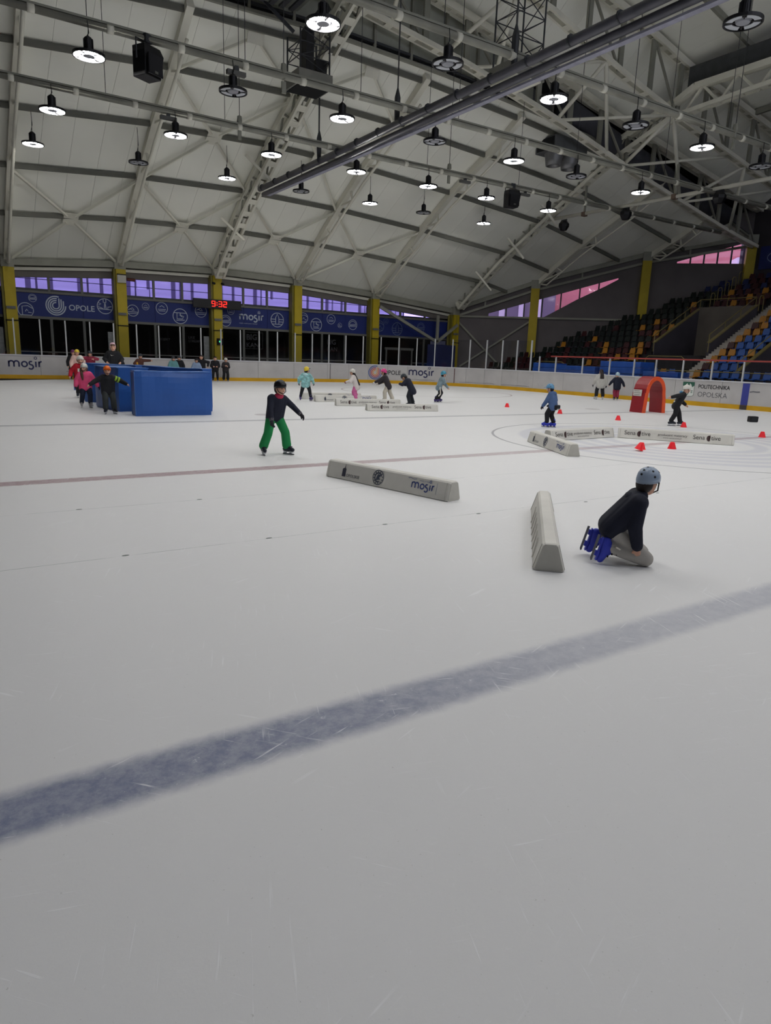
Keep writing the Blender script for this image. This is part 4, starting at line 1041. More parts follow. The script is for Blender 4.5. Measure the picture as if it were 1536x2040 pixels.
# marker cones
cone_m = mat('cone_red', (255, 40, 52), .4, .04, 5); cone_m.node_tree.nodes['Principled BSDF'].inputs['Subsurface Weight'].default_value = 0
def cone(label, x, y, tilt=0, rz=0, h=.13):
    r = thing('marker_cone', label, 'cone', (x, y, 0), 'red marker cones on the ice', rz, world=False)
    if tilt: r.rotation_euler = (tilt, 0, rz); r.location.z = .095*math.sin(abs(tilt))*.9
    mb = MB().lathe([(.0, h), (.038, h), (.046, h-.008), (.088, .012), (.088, 0), (.08, 0), (.034, h-.015), (0, h-.014)], 20)
    mb.build('cone_shell', cone_m, r, smooth=False)
    MB().lathe([(.096, 0), (.096, .01), (.084, .014), (.08, 0)], 20).build('base_rim', cone_m, r)
for lab, x, y in (('red cone far left of the red cones, alone near the far circle', 18.61, 20.0), ('red cone just right of the child in the blue helmet', 18.47, 17.12),
                  ('red cone in front of the red arch, to its left', 18.56, 14.67), ('red cone beside the skates of the child with outstretched arm', 18.76, 12.42),
                  ('red cone standing behind the toppled cone', 12.66, 9.32), ('lone upright red cone right of the toppled pair', 13.48, 9.14), ('red cone at the right edge of the photo', 18.49, 9.89)):
    cone(lab, x, y, h=.15)
cone('tilted red cone leaning on another one', 12.36, 9.16, tilt=.32, rz=.9, h=.15)
# blue crash mats
mat_blue = mat('crash_mat_blue', (40, 86, 160), .38, .10, 1.4, bump=.5)
mat_side = mat('crash_mat_top', (78, 120, 186), .4, .25, 3, bump=.4)
def crash_mat(label, a, b, th, h=1.2, sag=.015):
    """soft block standing on edge from ground point a to b, thickness th away from the camera side"""
    a, b = V((*a, 0)), V((*b, 0)); d = b-a; L = d.length
    r = thing('crash_mat', label, 'mat', a, 'blue crash mats stood on edge', math.atan2(d.y, d.x), world=False)
    nx, nz, mb = 12, 8, MB()
    def f(i, j, back):
        x, z = L*i/nx, h*j/nz; u, v = i/nx, j/nz
        bulge = .05*math.sin(PI*u)*math.sin(PI*v)+.012*math.sin(9*u+5*v*math.sin(3*u))
        e = .02*(1 if i in (0, nx) else 0)+.015*(1 if j in (0, nz) else 0)
        zz = z-(sag*math.sin(PI*u)**2 if j == nz else 0)+.012*math.sin(7*u)*v
        return (x, (th+bulge-e) if back else (-bulge+e), zz)
    g = {}
    for back in (0, 1):
        for i in range(nx+1):
            for j in range(nz+1): g[(i, j, back)] = len(mb.v); mb.v.append(V(f(i, j, back)))
    for i in range(nx):
        for j in range(nz):
            mb.f.append((g[i,j,0], g[i+1,j,0], g[i+1,j+1,0], g[i,j+1,0])); mb.f.append((g[i,j,1], g[i,j+1,1], g[i+1,j+1,1], g[i+1,j,1]))
    for i in range(nx): mb.f.append((g[i,0,0], g[i,0,1], g[i+1,0,1], g[i+1,0,0]))
    for j in range(nz): mb.f.append((g[0,j,0], g[0,j+1,0], g[0,j+1,1], g[0,j,1])); mb.f.append((g[nx,j,0], g[nx,j,1], g[nx,j+1,1], g[nx,j+1,0]))
    tv = [g[i,nz,k] for i in range(nx+1) for k in (0, 1)]
    for i in range(nx): mb.f.append((g[i,nz,0], g[i+1,nz,0], g[i+1,nz,1], g[i,nz,1]))
    mb.build('cover', mat_blue, r, smooth=False)
    MB().tube([(-.004, .03, .03), (-.004, .03, h-.03), (-.004, th-.03, h-.03), (-.004, th-.03, .03)], .012, 6).build('corner_piping', mat_side, r)
    mb = MB(); mb.pbar([(L*i/10, .02, h+.004-sag*math.sin(PI*i/10)**2) for i in range(11)], .03, .02); mb.pbar([(L*i/10, th-.02, h+.004-sag*math.sin(PI*i/10)**2) for i in range(11)], .03, .02)
    mb.build('top_piping', mat_side, r)
    mb = MB()
    for i in range(10): mb.bar((L*i/10, th/2, h+.006-sag*math.sin(PI*i/10)**2+.006*(i % 2)), (L*(i+1)/10, th/2, h+.006-sag*math.sin(PI*(i+1)/10)**2+.006*((i+1) % 2)), th-.04, .012)
    mb.build('top_flap', mat_side, r)
    return r
crash_mat('front blue crash mat standing upright, facing the camera', (4.33, 18.72), (6.36, 18.72), .45, 1.17)
crash_mat('blue crash mat standing end-on behind the boy in the orange helmet', (3.94, 22.05), (4.2, 20.15), .9, 1.2)
crash_mat('rear blue crash mat at an angle behind the girl in pink', (3.95, 24.0), (5.2, 22.4), .5, 1.22)
crash_mat('blue crash mat at an angle just behind the front one, only its top showing', (5.35, 22.2), (6.45, 19.75), .4, 1.22)
# red arch to skate through
arch_m = mat('arch_red', (150, 30, 40), .35, .15, 2, bump=.35); arch_o = mat('arch_orange', (226, 84, 40), .4, .08, 3)
r = thing('foam_arch', 'red padded tunnel arch with orange front edge standing on the ice', 'arch', (22.95, 16.75, 0), rotz=0, world=False)
fd = V((-.70, -.72, 0)).normalized()       # the way the arch opens: towards the camera's right
def arch_ring(R, rz, flare): # half-ellipse outline on legs, local x across, z up
    pts = []
    for t in (0, .15, .35, .55, .75): pts.append((-(R+flare*(1-t)), t))
    for i in range(13): a = PI*(1-i/12); pts.append((R*math.cos(a), .75+rz*math.sin(a)))
    for t in (.75, .55, .35, .15, 0): pts.append((R+flare*(1-t), t)) if t < .75 else None
    return pts
out_, inn = arch_ring(.52, .62, .10), arch_ring(.38, .48, .08)
def arch_shell(y0, y1, o_, i_):
    mb = MB(); n = len(o_)
    for y in (y0, y1):
        for L in (o_, i_): mb.v += [V((x, y, z)) for x, z in L]
    for k in range(n-1):
        mb.f += [(k, k+1, n+k+1, n+k), (2*n+k, 3*n+k, 3*n+k+1, 2*n+k+1), (k, 2*n+k, 2*n+k+1, k+1), (n+k, n+k+1, 3*n+k+1, 3*n+k)]
    for k in (0, n-1): mb.f.append((k, n+k, 3*n+k, 2*n+k))
    return mb
arch_shell(-.42, .42, out_, inn).build('cover', arch_m, r)
arch_shell(-.46, -.42, arch_ring(.525, .625, .10), arch_ring(.375, .475, .08)).build('front_edge', arch_o, r)
P0 = Print((-.575, .34, .62), (0, -1, 0), (.06, 0, 1), .012); mb = MB(); P0.fill(mb, [(0, 0), (.56, 0), (.56, .24), (0, .24)]); flat(mb, 'label_patch', mat('label_white', (206, 204, 198), .6, .05, 5), r)
mb = MB()
for i, L in enumerate((.36, .44, .40)): P0.stroke(mb, [(.05, .19-.07*i), (.05+L, .19-.07*i)], .022, 1)
flat(mb, 'label_print', mat('label_print', (130, 124, 122), .6), r)
r.rotation_euler = (0, 0, rad(-9)); r.location = (23.1, 16.95, 0); r.scale = (.92, .78, 1)
# small boxes
r = thing('foam_block', 'small black foam block on the ice near the right boards', 'block', (23.45, 12.95, 0), rotz=-.5, world=False)
MB().box((-.15, -.1, 0), (.15, .1, .2)).build('block_body', mat('block_black', (22, 23, 28), .6, .1, 5), r, bevel=.03)
MB().box((-.1, -.104, .06), (.1, -.1, .14)).build('face_patch', mat('block_face', (34, 36, 42), .6), r)
def puck_box(lab, x, y, rz, ca, cb):
    r = thing('foam_cube', lab, 'block', (x, y, 0), rotz=rz, world=False)
    MB().box((-.14, -.12, 0), (0, .12, .25)).build('half', ca, r, bevel=.012); MB().box((0, -.12, 0), (.14, .12, .25)).build('half', cb, r, bevel=.012)
bl = mat('cube_blue', (34, 70, 176), .5, .08, 4)
puck_box('small blue foam cube on the ice beside the head of the boy in green trousers', 14.0, 31.0, -.3, bl, bl)
puck_box('small pale blue and red foam cube left of the girl in pink', 4.78, 30.4, -.1, mat('cube_pale', (110, 132, 196), .5), mat('cube_red', (214, 62, 44), .5))
# small dark specks where the pipe grid shows through the ice
for k, (x, y) in enumerate(((1.24, 5.99), (2.58, 5.99), (3.92, 5.98), (5.21, 5.95), (7.0, 5.9), (1.19, 7.99), (2.54, 7.99), (8.5, 5.9))):
    mb = MB().lathe([(0, .003), (.03, .002), (.034, 0)], 8, (0, 0, 0)); o = mb.build('drain_speck', mat('speck', (120, 130, 126), .7)); o.location = (x, y, .001); o.scale = (1, .5, 1)
    o['label'] = 'small dark mark in the ice, %s along the hairline joint' % ORD[k]; o['category'] = 'mark'; o['group'] = 'dark marks in the ice'
# ------------------------------------------------------------------ grandstand
conc = mat('stand_concrete', (44, 42, 44), .9, .15, 1.2); conc_l = mat('stand_wall', (104, 98, 92), .9, .18, 1); conc_d = mat('vomitory_wall', (70, 66, 74), .9, .15, 1)
rail_y = mat('rail_ochre', (128, 116, 70), .55, .15, 3); step_m = mat('step_pale', (178, 172, 164), .85, .15, 3)
RP, RX0 = .74, 34.0
floor_z = lambda k: max(.02, .41*k+.0)
rowx = lambda k: RX0+RP*k
st = struct('grandstand', (40, 24, 0))
VOM = [(7, 13, 24.95, 28.75), (3, 9, 14.0, 21.2)]         # rows that give way to a stair well: row from, row to, y from, y to
for k in range(20):
    x0, x1 = rowx(k)-.1, rowx(k+1)-.1; ya = KCOR-x1-.35
    segs_ = [(-12, ya)]
    for r0, r1, y0, y1 in VOM:
        if r0 <= k < r1: segs_ = [q for a, b in segs_ for q in ((a, min(b, y0)), (max(a, y1), b)) if q[1]-q[0] > .2]
    segs_ = [q for a, b in segs_ for q in ((a, min(b, 23.78)), (max(a, 24.87), b)) if q[1]-q[0] > .2]
    for a, b in segs_: MB().box((x0, a, -.05), (x1+.02, b, floor_z(k))).build('terrace_step', conc, st)
    for j in range(3):  # aisle stair: three treads per row
        u = x0+RP*j/3; MB().box((u, 23.8, -.05), (u+RP/3+.01, 24.85, floor_z(k)-.41+.41*(j+1)/3)).build('stair_tread', step_m, st)
MB().box((48.6, -12, 7.9), (48.65, 28.8, 8.6)).build('rear_curb', conc_d, st)
# stair wells: side walls, end wall, rails
def vomitory(r0, r1, y0, y1):
    xa, xb = rowx(r0)-.1, rowx(r1)-.1; za, zb = floor_z(r0), floor_z(r1)
    for y, m_ in ((y0, conc_d), (y1, conc_d)):
        MB().prism([(xa, y-.09, -.05), (xb+.1, y-.09, -.05), (xb+.1, y-.09, zb+.35), (xa, y-.09, za+.35)], (0, .18, 0)).build('stair_wall', m_, st)
        MB().bar((xa, y, za+.37), (xb+.1, y, zb+.37), .22, .06).build('coping', rail_y, st)
        MB().tube([(xa, y, za-.2), (xa, y, za+.85), (xb, y, zb+.85)], .03, 6).build('stair_rail', rail_y, st)
        for t in (.33, .66): MB().tube([(xa+(xb-xa)*t, y, za+(zb-za)*t+.3), (xa+(xb-xa)*t, y, za+(zb-za)*t+.85)], .022, 6).build('rail_post', rail_y, st)
    MB().box((xb-.17, y0, -.05), (xb-.02, y1, zb+.35)).build('stair_wall', conc_l, st)
    MB().tube([(xb, y0, zb+.85), (xb, y1, zb+.85)], .03, 6).build('stair_rail', rail_y, st)
    for t in (0, .5, 1): MB().tube([(xb, y0+(y1-y0)*t, zb+.3), (xb, y0+(y1-y0)*t, zb+.85)], .022, 6).build('rail_post', rail_y, st)
for v in VOM: vomitory(*v)
# hoop rails beside the stairs and along the front walk
def hoop(pts, lab='hoop_rail'): MB().tube(pts, .028, 6).build(lab, rail_y, st)
for k in (13, 15, 17, 19):
    x, z = rowx(k), floor_z(k); hoop([(x, 24.8, z), (x, 24.8, z+.8), (x+.12, 24.8, z+.95), (x+.36, 24.8, z+.95), (x+.45, 24.8, z+.8), (x+.45, 24.8, z)])
for k in (14, 15, 16, 17, 18):
    x, z = rowx(k), floor_z(k); hoop([(x, 28.6, z), (x, 28.6, z+.8), (x+.12, 28.6, z+.95), (x+.36, 28.6, z+.95), (x+.45, 28.6, z+.8), (x+.45, 28.6, z)])
hoop([(36.6, 27.4, 0), (36.6, 27.4, 2.2), (36.6, 27.2, 2.35), (36.6, 24.95, 2.35), (36.6, 24.75, 2.2), (36.6, 24.75, 0)])
hoop([(34.5, 34.6, 0), (34.5, 34.6, 1.7), (34.5, 34.4, 1.8), (34.5, 32.2, 1.8), (34.5, 32, 1.7), (34.5, 32, 0)])
hoop([(33.2, 24.4, 1.55), (33.2, 14, 1.6)]); hoop([(33.2, 33, 1.55), (33.2, 24.4, 1.55)])
MB().box((32.9, -12, -.05), (33.3, 33.5, 1.0)).build('front_wall', conc, st)
# seats: each shell is its own object, all sharing one mesh
def seat_mesh():
    mb = MB(); W = .21
    prof = [(.0, .40), (.05, .425), (.2, .40), (.34, .41), (.40, .47), (.43, .62), (.46, .80)]   # x back from the front edge, z
    n = len(prof); wd = [W, W, W, W*.95, W*.95, W*.98, W*.72]
    for dx, dz in ((0, 0), (.035, -.02)):
        for (x, z), w_ in zip(prof, wd):
            mb.v += [V((x+dx, -w_, z+dz+.03)), V((x+dx, -w_*.5, z+dz)), V((x+dx, w_*.5, z+dz)), V((x+dx, w_, z+dz+.03))]
    for s in (0, n*4):
        for i in range(n-1):
            for j in range(3):
                a = s+i*4+j; mb.f.append((a, a+1, a+5, a+4) if s == 0 else (a, a+4, a+5, a+1))
    for i in range(n-1):
        for j in (0, 3): a = i*4+j; mb.f.append((a, a+4, a+4+n*4, a+n*4))
    for i in (0, n-1):
        for j in range(3): a = i*4+j; mb.f.append((a, a+1, a+1+n*4, a+n*4))
    mb.box((.2, -.04, 0), (.3, .04, .38))
    return mb.mesh('stadium_seat')
SEATC = {'dark green': (9, 22, 20), 'dark red': (58, 16, 20), 'yellow': (166, 112, 24), 'blue': (32, 78, 152), 'navy blue': (22, 36, 84)}
SM = {}
base = seat_mesh()
for nme, c in SEATC.items():
    me = base.copy(); me.materials.append(mat('seat_'+nme.replace(' ', '_'), c, .45, .08, 2)); SM[nme] = me
rs = random.Random(11)
made = 0
def seat(k, y, colr, label):
    global made
    o = bpy.data.objects.new('stadium_seat', SM[colr]); COL.objects.link(o); o.location = (rowx(k)+.16, y, floor_z(k))
    o['label'] = label; o['category'] = 'seat'; o['group'] = 'plastic seats of the grandstand'; made += 1
YEL = {(4, 0), (4, 2), (5, 0), (5, 1), (5, 5), (6, 1), (6, 6), (8, 1), (9, 0), (9, 4), (10, 3), (7, 9), (3, 2), (3, 5), (6, 13), (13, 1)}
for k in range(2, 19):
    yend = KCOR-rowx(k)-(1.7 if min(abs(rowx(k)-43.4), abs(rowx(k)-38.0)) < .6 else 1.1)
    # block between the stair well and the slanting wall: counted from the well
    ys_ = []; y = 29.15
    while y < yend: ys_.append(y); y += .56
    for i, y in enumerate(ys_):
        if (k, i) in YEL: c = 'yellow'
        elif k >= 16 and i < 4: c = 'navy blue'
        elif k <= 11 and i <= 5-k//3 and rs.random() < .55: c = 'dark red'
        elif k <= 4 and rs.random() < .3: c = 'dark red'
        else: c = 'dark green' if rs.random() < .93 else 'dark red'
        seat(k, y, c, '%s seat, %s from the stair well, %s row of the far seat block' % (c, ORD[min(i, 23)], ORD[k-2]))
    # rows over and under the stair well
    if k >= 13 or k < 7:
        for i in range(6):
            y = 25.1+.58*i
            if k >= 16: c = 'navy blue' if rs.random() < .6 else 'dark red'
            elif k >= 13: c = 'dark red' if (i+k) % 4 else 'yellow'
            else: c = 'blue' if (i+k) % 3 else 'yellow'
            if 3 <= k < 7: continue
            seat(k, y, c, '%s seat, %s from the aisle stair, %s row, %s the stair well' % (c, ORD[i], ORD[k-2], 'above' if k > 9 else 'below'))
    # block right of the aisle stair
    ymin = rowx(k)*.545-.4
    y = 23.5; i = 0
    while y > max(ymin, 13):
        inside = any(r0 <= k < r1 and y0-.3 < y < y1+.3 for r0, r1, y0, y1 in VOM)
        if not inside:
            if k >= 12: c = 'dark red' if rs.random() < .75 else 'navy blue'
            elif i == 0: c = 'yellow' if k % 3 else 'dark red'
            elif i == 1 and k in (5, 8, 9): c = 'yellow'
            elif (k, i) == (5, 3): c = 'yellow'
            else: c = 'blue' if k < 11 else 'navy blue'
            seat(k, y, c, '%s seat, %s right of the aisle stair, %s row' % (c, ORD[i], ORD[k-2]))
        y -= .57; i += 1
print('SEATS', made)
# blue mats stored behind the boards
for lab, x0, y0, x1, y1, z1 in (('long low stack of blue mats behind the boards at the left of the stand', 31.2, 26.6, 32.2, 29.6, 1.62), ('second low stack of blue mats behind the boards', 31.3, 29.7, 32.3, 31.6, 1.72),
                             ('tall stack of blue mats behind the boards left of the arch', 31.2, 23.6, 32.4, 26.3, 1.95), ('low blue mats stacked behind the arch', 31.0, 21.2, 32.0, 23.3, 1.5)):
    r = thing('mat_stack', lab, 'mat', ((x0+x1)/2, (y0+y1)/2, 0))
    n = 6
    for i in range(n):
        MB().box((x0+.02*(i % 2), y0+.03*((i*3) % 2), z1*i/n), (x1-.015*((i+1) % 2), y1-.02*(i % 2), z1*(i+1)/n-.012)).build('stacked_mat', mat('stack_blue', (36, 84, 170), .45, .2, 2), r, bevel=.02)
# ------------------------------------------------------------------ outside, seen through the windows
fac = mat('facade_lilac', (132, 128, 138), .8, .05, .6); whit = mat('facade_white', (236, 236, 240), .7); wpane = mat('facade_pane', (34, 34, 42), .3)
r = thing('apartment_block', 'pale apartment block with white window frames seen through the end windows', 'building', (16, 53.5, 0))
MB().box((-14, 53, -.5), (36, 60, 12)).build('wall', fac, r)
x = -12.0; n = 0
while x < 33:
    z0 = 4.9
    f = MB().box((x, 52.85, z0+.45), (x+1.5, 53.0, z0+2.9)).build('window', whit, r)
    for u in (0, 1): MB().box((x+.14+.66*u, 52.8, z0+.6), (x+.70+.66*u, 52.86, z0+2.8)).build('pane', wpane, f)
    MB().box((x-.1, 52.7, z0+.3), (x+1.6, 53, z0+.42)).build('window_sill', whit, r)
    MB().box((x+1.85, 52.82, 2), (x+2.1, 53, 9)).build('pilaster', whit, r)
    g = MB().box((x+2.25, 52.85, z0-.2), (x+2.95, 53.0, z0+1.9)).build('window', whit, r); MB().box((x+2.36, 52.8, z0-.1), (x+2.84, 52.86, z0+1.8)).build('pane', wpane, g)
    if n % 3 == 1:
        a = MB().box((x+2.2, 52.4, 5.3), (x+3.0, 52.8, 5.85)).build('air_conditioner', whit, r); MB().tube([(x+2.5, 52.41, 5.57), (x+2.5, 52.36, 5.57)], .2, 14).build('fan_grille', mat('fan_grey', (120, 120, 128), .6), a)
    MB().tube([(x-.4, 52.4, 5.95), (x+3.3, 52.4, 5.95)], .025, 5).build('railing_bar', wpane, r)
    x += 3.2; n += 1
MB().box((-14, 52.75, 8.0), (36, 53, 8.2)).build('cornice', whit, r)
r = thing('red_roof_house', 'house with red tiled roof and pink wall beyond the corner windows', 'building', (62, 52, 0))
T = lambda a, b, z: w2(a, z, -b)
MB().prism([T(38, 13, 0), T(75, 13, 0), T(75, 13, 5.6), T(38, 13, 5.6)], -N2*8).build('wall', mat('house_wall', (190, 168, 166), .8, .1, 1), r)
tile = mat('red_tiles', (176, 112, 106), .8, .18, 6, stretch=(1, 1, 6))
rf = MB().prism([T(37, 12.4, 5.5), T(76, 12.4, 5.5), T(76, 17, 13.5), T(37, 17, 13.5)], -N2*.2).build('roof', tile, r)
for i in range(14):
    z = 5.7+.55*i; b = 12.35+4.6*i/14.5
    MB().bar(T(37, b, z), T(76, b, z), .08, .10).build('tile_course', tile, rf)
for a, z in ((44.9, 8.2), (50.3, 10.2), (54, 9.8)):
    d = MB().prism([T(a, 12.9, z), T(a+1.0, 12.9, z), T(a+1.0, 12.9, z+1.0), T(a, 12.9, z+1.0)], -N2*2).build('roof_window', whit, r)
    MB().prism([T(a+.12, 12.88, z+.12), T(a+.88, 12.88, z+.12), T(a+.88, 12.88, z+.88), T(a+.12, 12.88, z+.88)], -N2*.02).build('pane', mat('sky_pane', (170, 180, 196), .2), d)
MB().prism([T(54.8, 11.5, 0), T(58, 11.5, 0), T(58, 11.5, 11.3), T(54.8, 11.5, 11.3)], -N2*4).build('side_block', mat('house_wall2', (206, 164, 158), .8, .1, 1), r)
r = thing('purple_house', 'narrow lilac building left of the red roof seen through the corner window', 'building', (48, 50, 0))
MB().prism([T(33, 9, 0), T(39.6, 9, 0), T(39.6, 9, 9), T(33, 9, 9)], -N2*4).build('wall', fac, r)
for a in (36.2, 37.4, 38.4): MB().prism([T(a, 8.95, 4), T(a+.35, 8.95, 4), T(a+.35, 8.95, 9), T(a, 8.95, 9)], N2*.1).build('pilaster', whit, r)
r = thing('street_bushes', 'grey leafless bushes under the red roof', 'bush', (52, 46, 0))
rb_ = random.Random(3)
mb = MB()
for i in range(160):
    a = T(rb_.uniform(39.6, 46), 10.5+rb_.uniform(-.5, .5), 3+rb_.uniform(0, 1.6)); e = a+V((rb_.uniform(-.5, .5), rb_.uniform(-.5, .5), rb_.uniform(.3, 1.2))); mb.bar(a, e, .05, .05)
o = mb.build('twigs', mat('twig', (110, 112, 112), .9), r)
# ------------------------------------------------------------------ people on skates
def remesh(mb, voxel, name, m, parent, it=2):
    """one continuous surface from overlapping closed shapes"""
    me = mb.mesh('t'); o = bpy.data.objects.new('t', me); COL.objects.link(o)
    r = o.modifiers.new('r', 'REMESH'); r.mode = 'VOXEL'; r.voxel_size = voxel
    s = o.modifiers.new('s', 'SMOOTH'); s.factor = .5; s.iterations = it
    dg = bpy.context.evaluated_depsgraph_get(); out = bpy.data.meshes.new_from_object(o.evaluated_get(dg)); out.name = name
    bpy.data.objects.remove(o); bpy.data.meshes.remove(me)
    return link(name, out, m, parent, smooth=True)
def ik(a, c, l1, l2, hint):
    d = c-a; L = d.length; mx = (l1+l2)*.995
    if L > mx: c = a+d*(mx/L); d = c-a; L = mx
    u = d/L; x = (l1*l1-l2*l2+L*L)/(2*L); h = math.sqrt(max(0, l1*l1-x*x))
    n = (hint-u*hint.dot(u)); n = n.normalized() if n.length > 1e-5 else u.orthogonal().normalized()
    return a+u*x+n*h, c
skin_t = mat('skin', (214, 166, 142), .6, .05, 6); skin_d = mat('skin_shade', (196, 146, 122), .6)
lip_m = mat('lips', (168, 86, 84), .5); eye_m = mat('eye_dark', (34, 28, 26), .3); white_m = mat('teeth', (228, 224, 214), .4)
blade_m = mat('blade_steel', (112, 114, 120), .35, metal=.6); holder_m = mat('blade_holder', (206, 208, 212), .5); strap_m = mat('strap_black', (18, 18, 22), .6)
def cloth(nm, rgb, var=.12, bump=.25): return mat('cloth_'+nm, rgb, .8, var, 7, bump=bump)
def hand_into(mb, w_, d, nrm, s, grow=0, side=1):
    """palm, four unequal curled fingers and a thumb; d = pointing, nrm = back of the hand"""
    d = d.normalized(); nrm = (nrm-d*nrm.dot(d)).normalized(); x = d.cross(nrm)
    g = grow
    mb.cap(w_-d*.01*s, w_+d*.05*s, .022*s+g, .03*s+g, 8)
    for k in (-1.2, -.4, .4, 1.2): mb.cap(w_+d*.03*s+x*k*.014*s, w_+d*.075*s+x*k*.015*s, .014*s+g, .011*s+g, 7)
    for k, L in ((-1.3, .8), (-.45, 1), (.42, .95), (1.25, .75)):
        b = w_+d*.075*s+x*k*.016*s; m_ = b+(d*.85-nrm*.5).normalized()*.032*s*L; e = m_+(d*.45-nrm*.9).normalized()*.028*s*L
        mb.cap(b, m_, .0095*s+g, .0085*s+g, 7); mb.cap(m_, e, .0085*s+g, .007*s+g, 7)
    t0 = w_+d*.02*s-x*side*.024*s; t1 = t0+(d*.6-x*side*.8-nrm*.2).normalized()*.035*s
    mb.cap(t0, t1, .012*s+g, .01*s+g, 7); mb.cap(t1, t1+(d*.9-x*side*.2-nrm*.3).normalized()*.025*s, .01*s+g, .008*s+g, 7)
def skate(r, ank, toe, up, s, m, nm='skate_boot', trim=None):
    hm = m if m.name in ('boot_blue', 'boot_purple') else holder_m
    """boot round the ankle and foot; holder and blade under the sole"""
    toe = toe.normalized(); up = (up-toe*up.dot(toe)).normalized(); x = toe.cross(up)
    heel = ank-toe*.045*s-up*.055*s; tip = ank+toe*.135*s-up*.06*s
    mb = MB(); mb.cap(ank+up*.07*s-toe*.005*s, ank-up*.03*s, .043*s, .046*s, 10); mb.cap(heel, ank+toe*.04*s-up*.045*s, .042*s, .047*s, 10)
    mb.cap(ank+toe*.03*s-up*.035*s, tip, .046*s, .036*s, 10); mb.cap(ank+up*.02*s, ank+toe*.07*s-up*.035*s, .045*s, .04*s, 10)
    o = remesh(mb, .011*s, nm, m, r)
    B = lambda t, u: ank+toe*t*s+up*u*s
    mb = MB()
    for t in (-.03, .09): mb.bar(B(t, -.125), B(t, -.085), .03*s, .05*s, toe)
    mb.bar(B(-.07, -.098), B(.155, -.098), .045*s, .014*s, up); mb.build('blade_holder', hm, o)
    MB().prism([B(-.085, -.15)-x*.002, B(.15, -.15)-x*.002, B(.172, -.14)-x*.002, B(.165, -.128)-x*.002, B(-.085, -.128)-x*.002], x*.004).build('blade', blade_m, o)
    mb = MB()
    for u, t in ((.06, .045), (.02, .055), (-.01, .085)): mb.bar(B(t, u)-x*.04*s, B(t, u)+x*.04*s, .012*s, .02*s, toe)
    mb.build('strap', trim or strap_m, o)
    return o
def helmet(r, c, R, s, m, kind='round', rim=None, vents=5, vent_m=None):
    a, b, h = .102*s, .120*s, .112*s
    T = lambda p: c+R @ V(p)
    mb = MB(); prof = []
    n, k = 20, 8; low = 106 if kind != 'cap' else 92
    for layer, g in ((0, 1), (1, .90)):
        for i in range(k+1):
            t = rad(low*i/k) if layer == 0 else rad(low*(k-i)/k)
            prof.append((math.sin(t)*g, math.cos(t)*g))
    kk = len(mb.v)
    for rr, z in prof:
        for j in range(n):
            A = 2*PI*j/n; mb.v.append(T((a*rr*math.cos(A), b*rr*math.sin(A), h*z+.02*s-(.025*s*max(0, -math.sin(A))*rr*(z < .35)))))
    for i in range(len(prof)-1):
        for j in range(n): mb.f.append((kk+i*n+j, kk+i*n+(j+1) % n, kk+(i+1)*n+(j+1) % n, kk+(i+1)*n+j))
    o = mb.build('helmet', m, r, smooth=True)
    def vent_(v, A, t):
        p = V((a*math.sin(t)*math.cos(A), b*math.sin(t)*math.sin(A), h*math.cos(t))); v.tube([T(p*.95+V((0, 0, .02*s))), T(p*1.012+V((0, 0, .02*s)))], .011*s, 8)
    if vents:
        v = MB()
        for i in range(vents):
            A = 2*PI*(i+.5)/vents; t = rad(48)
            vent_(v, A, t)
        for A, t in ((90, 20), (270, 20), (60, 74), (120, 74), (200, 76), (340, 76), (270, 72)):
            vent_(v, rad(A), rad(t))
        v.build('vent', vent_m or strap_m, o)
    if rim:   # a peak or brim
        v = MB(); L = [T((.1*s*math.cos(rad(q)), .12*s*math.sin(rad(q)), .035*s)) for q in range(20, 161, 20)]
        M_ = [T((.105*s*math.cos(rad(q)), (.12+.075*math.sin(rad(q)))*s*math.sin(rad(q))+.01*s, .02*s)) for q in range(20, 161, 20)]
        for i in range(len(L)-1): v.add([L[i], L[i+1], M_[i+1], M_[i], L[i]+R @ V((0, 0, .008*s)), L[i+1]+R @ V((0, 0, .008*s)), M_[i+1]+R @ V((0, 0, .008*s)), M_[i]+R @ V((0, 0, .008*s))], [(0,1,2,3),(7,6,5,4),(0,4,5,1),(3,2,6,7),(0,3,7,4),(1,5,6,2)])
        v.build('brim', rim, o)
    v = MB()
    for sd in (-1, 1): v.tube([T((sd*.105*s, .02*s, .0)), T((sd*.085*s, .05*s, -.075*s)), T((0, .075*s, -.118*s))], .007*s, 5)
    v.build('chin_strap', strap_m, o)
    return o
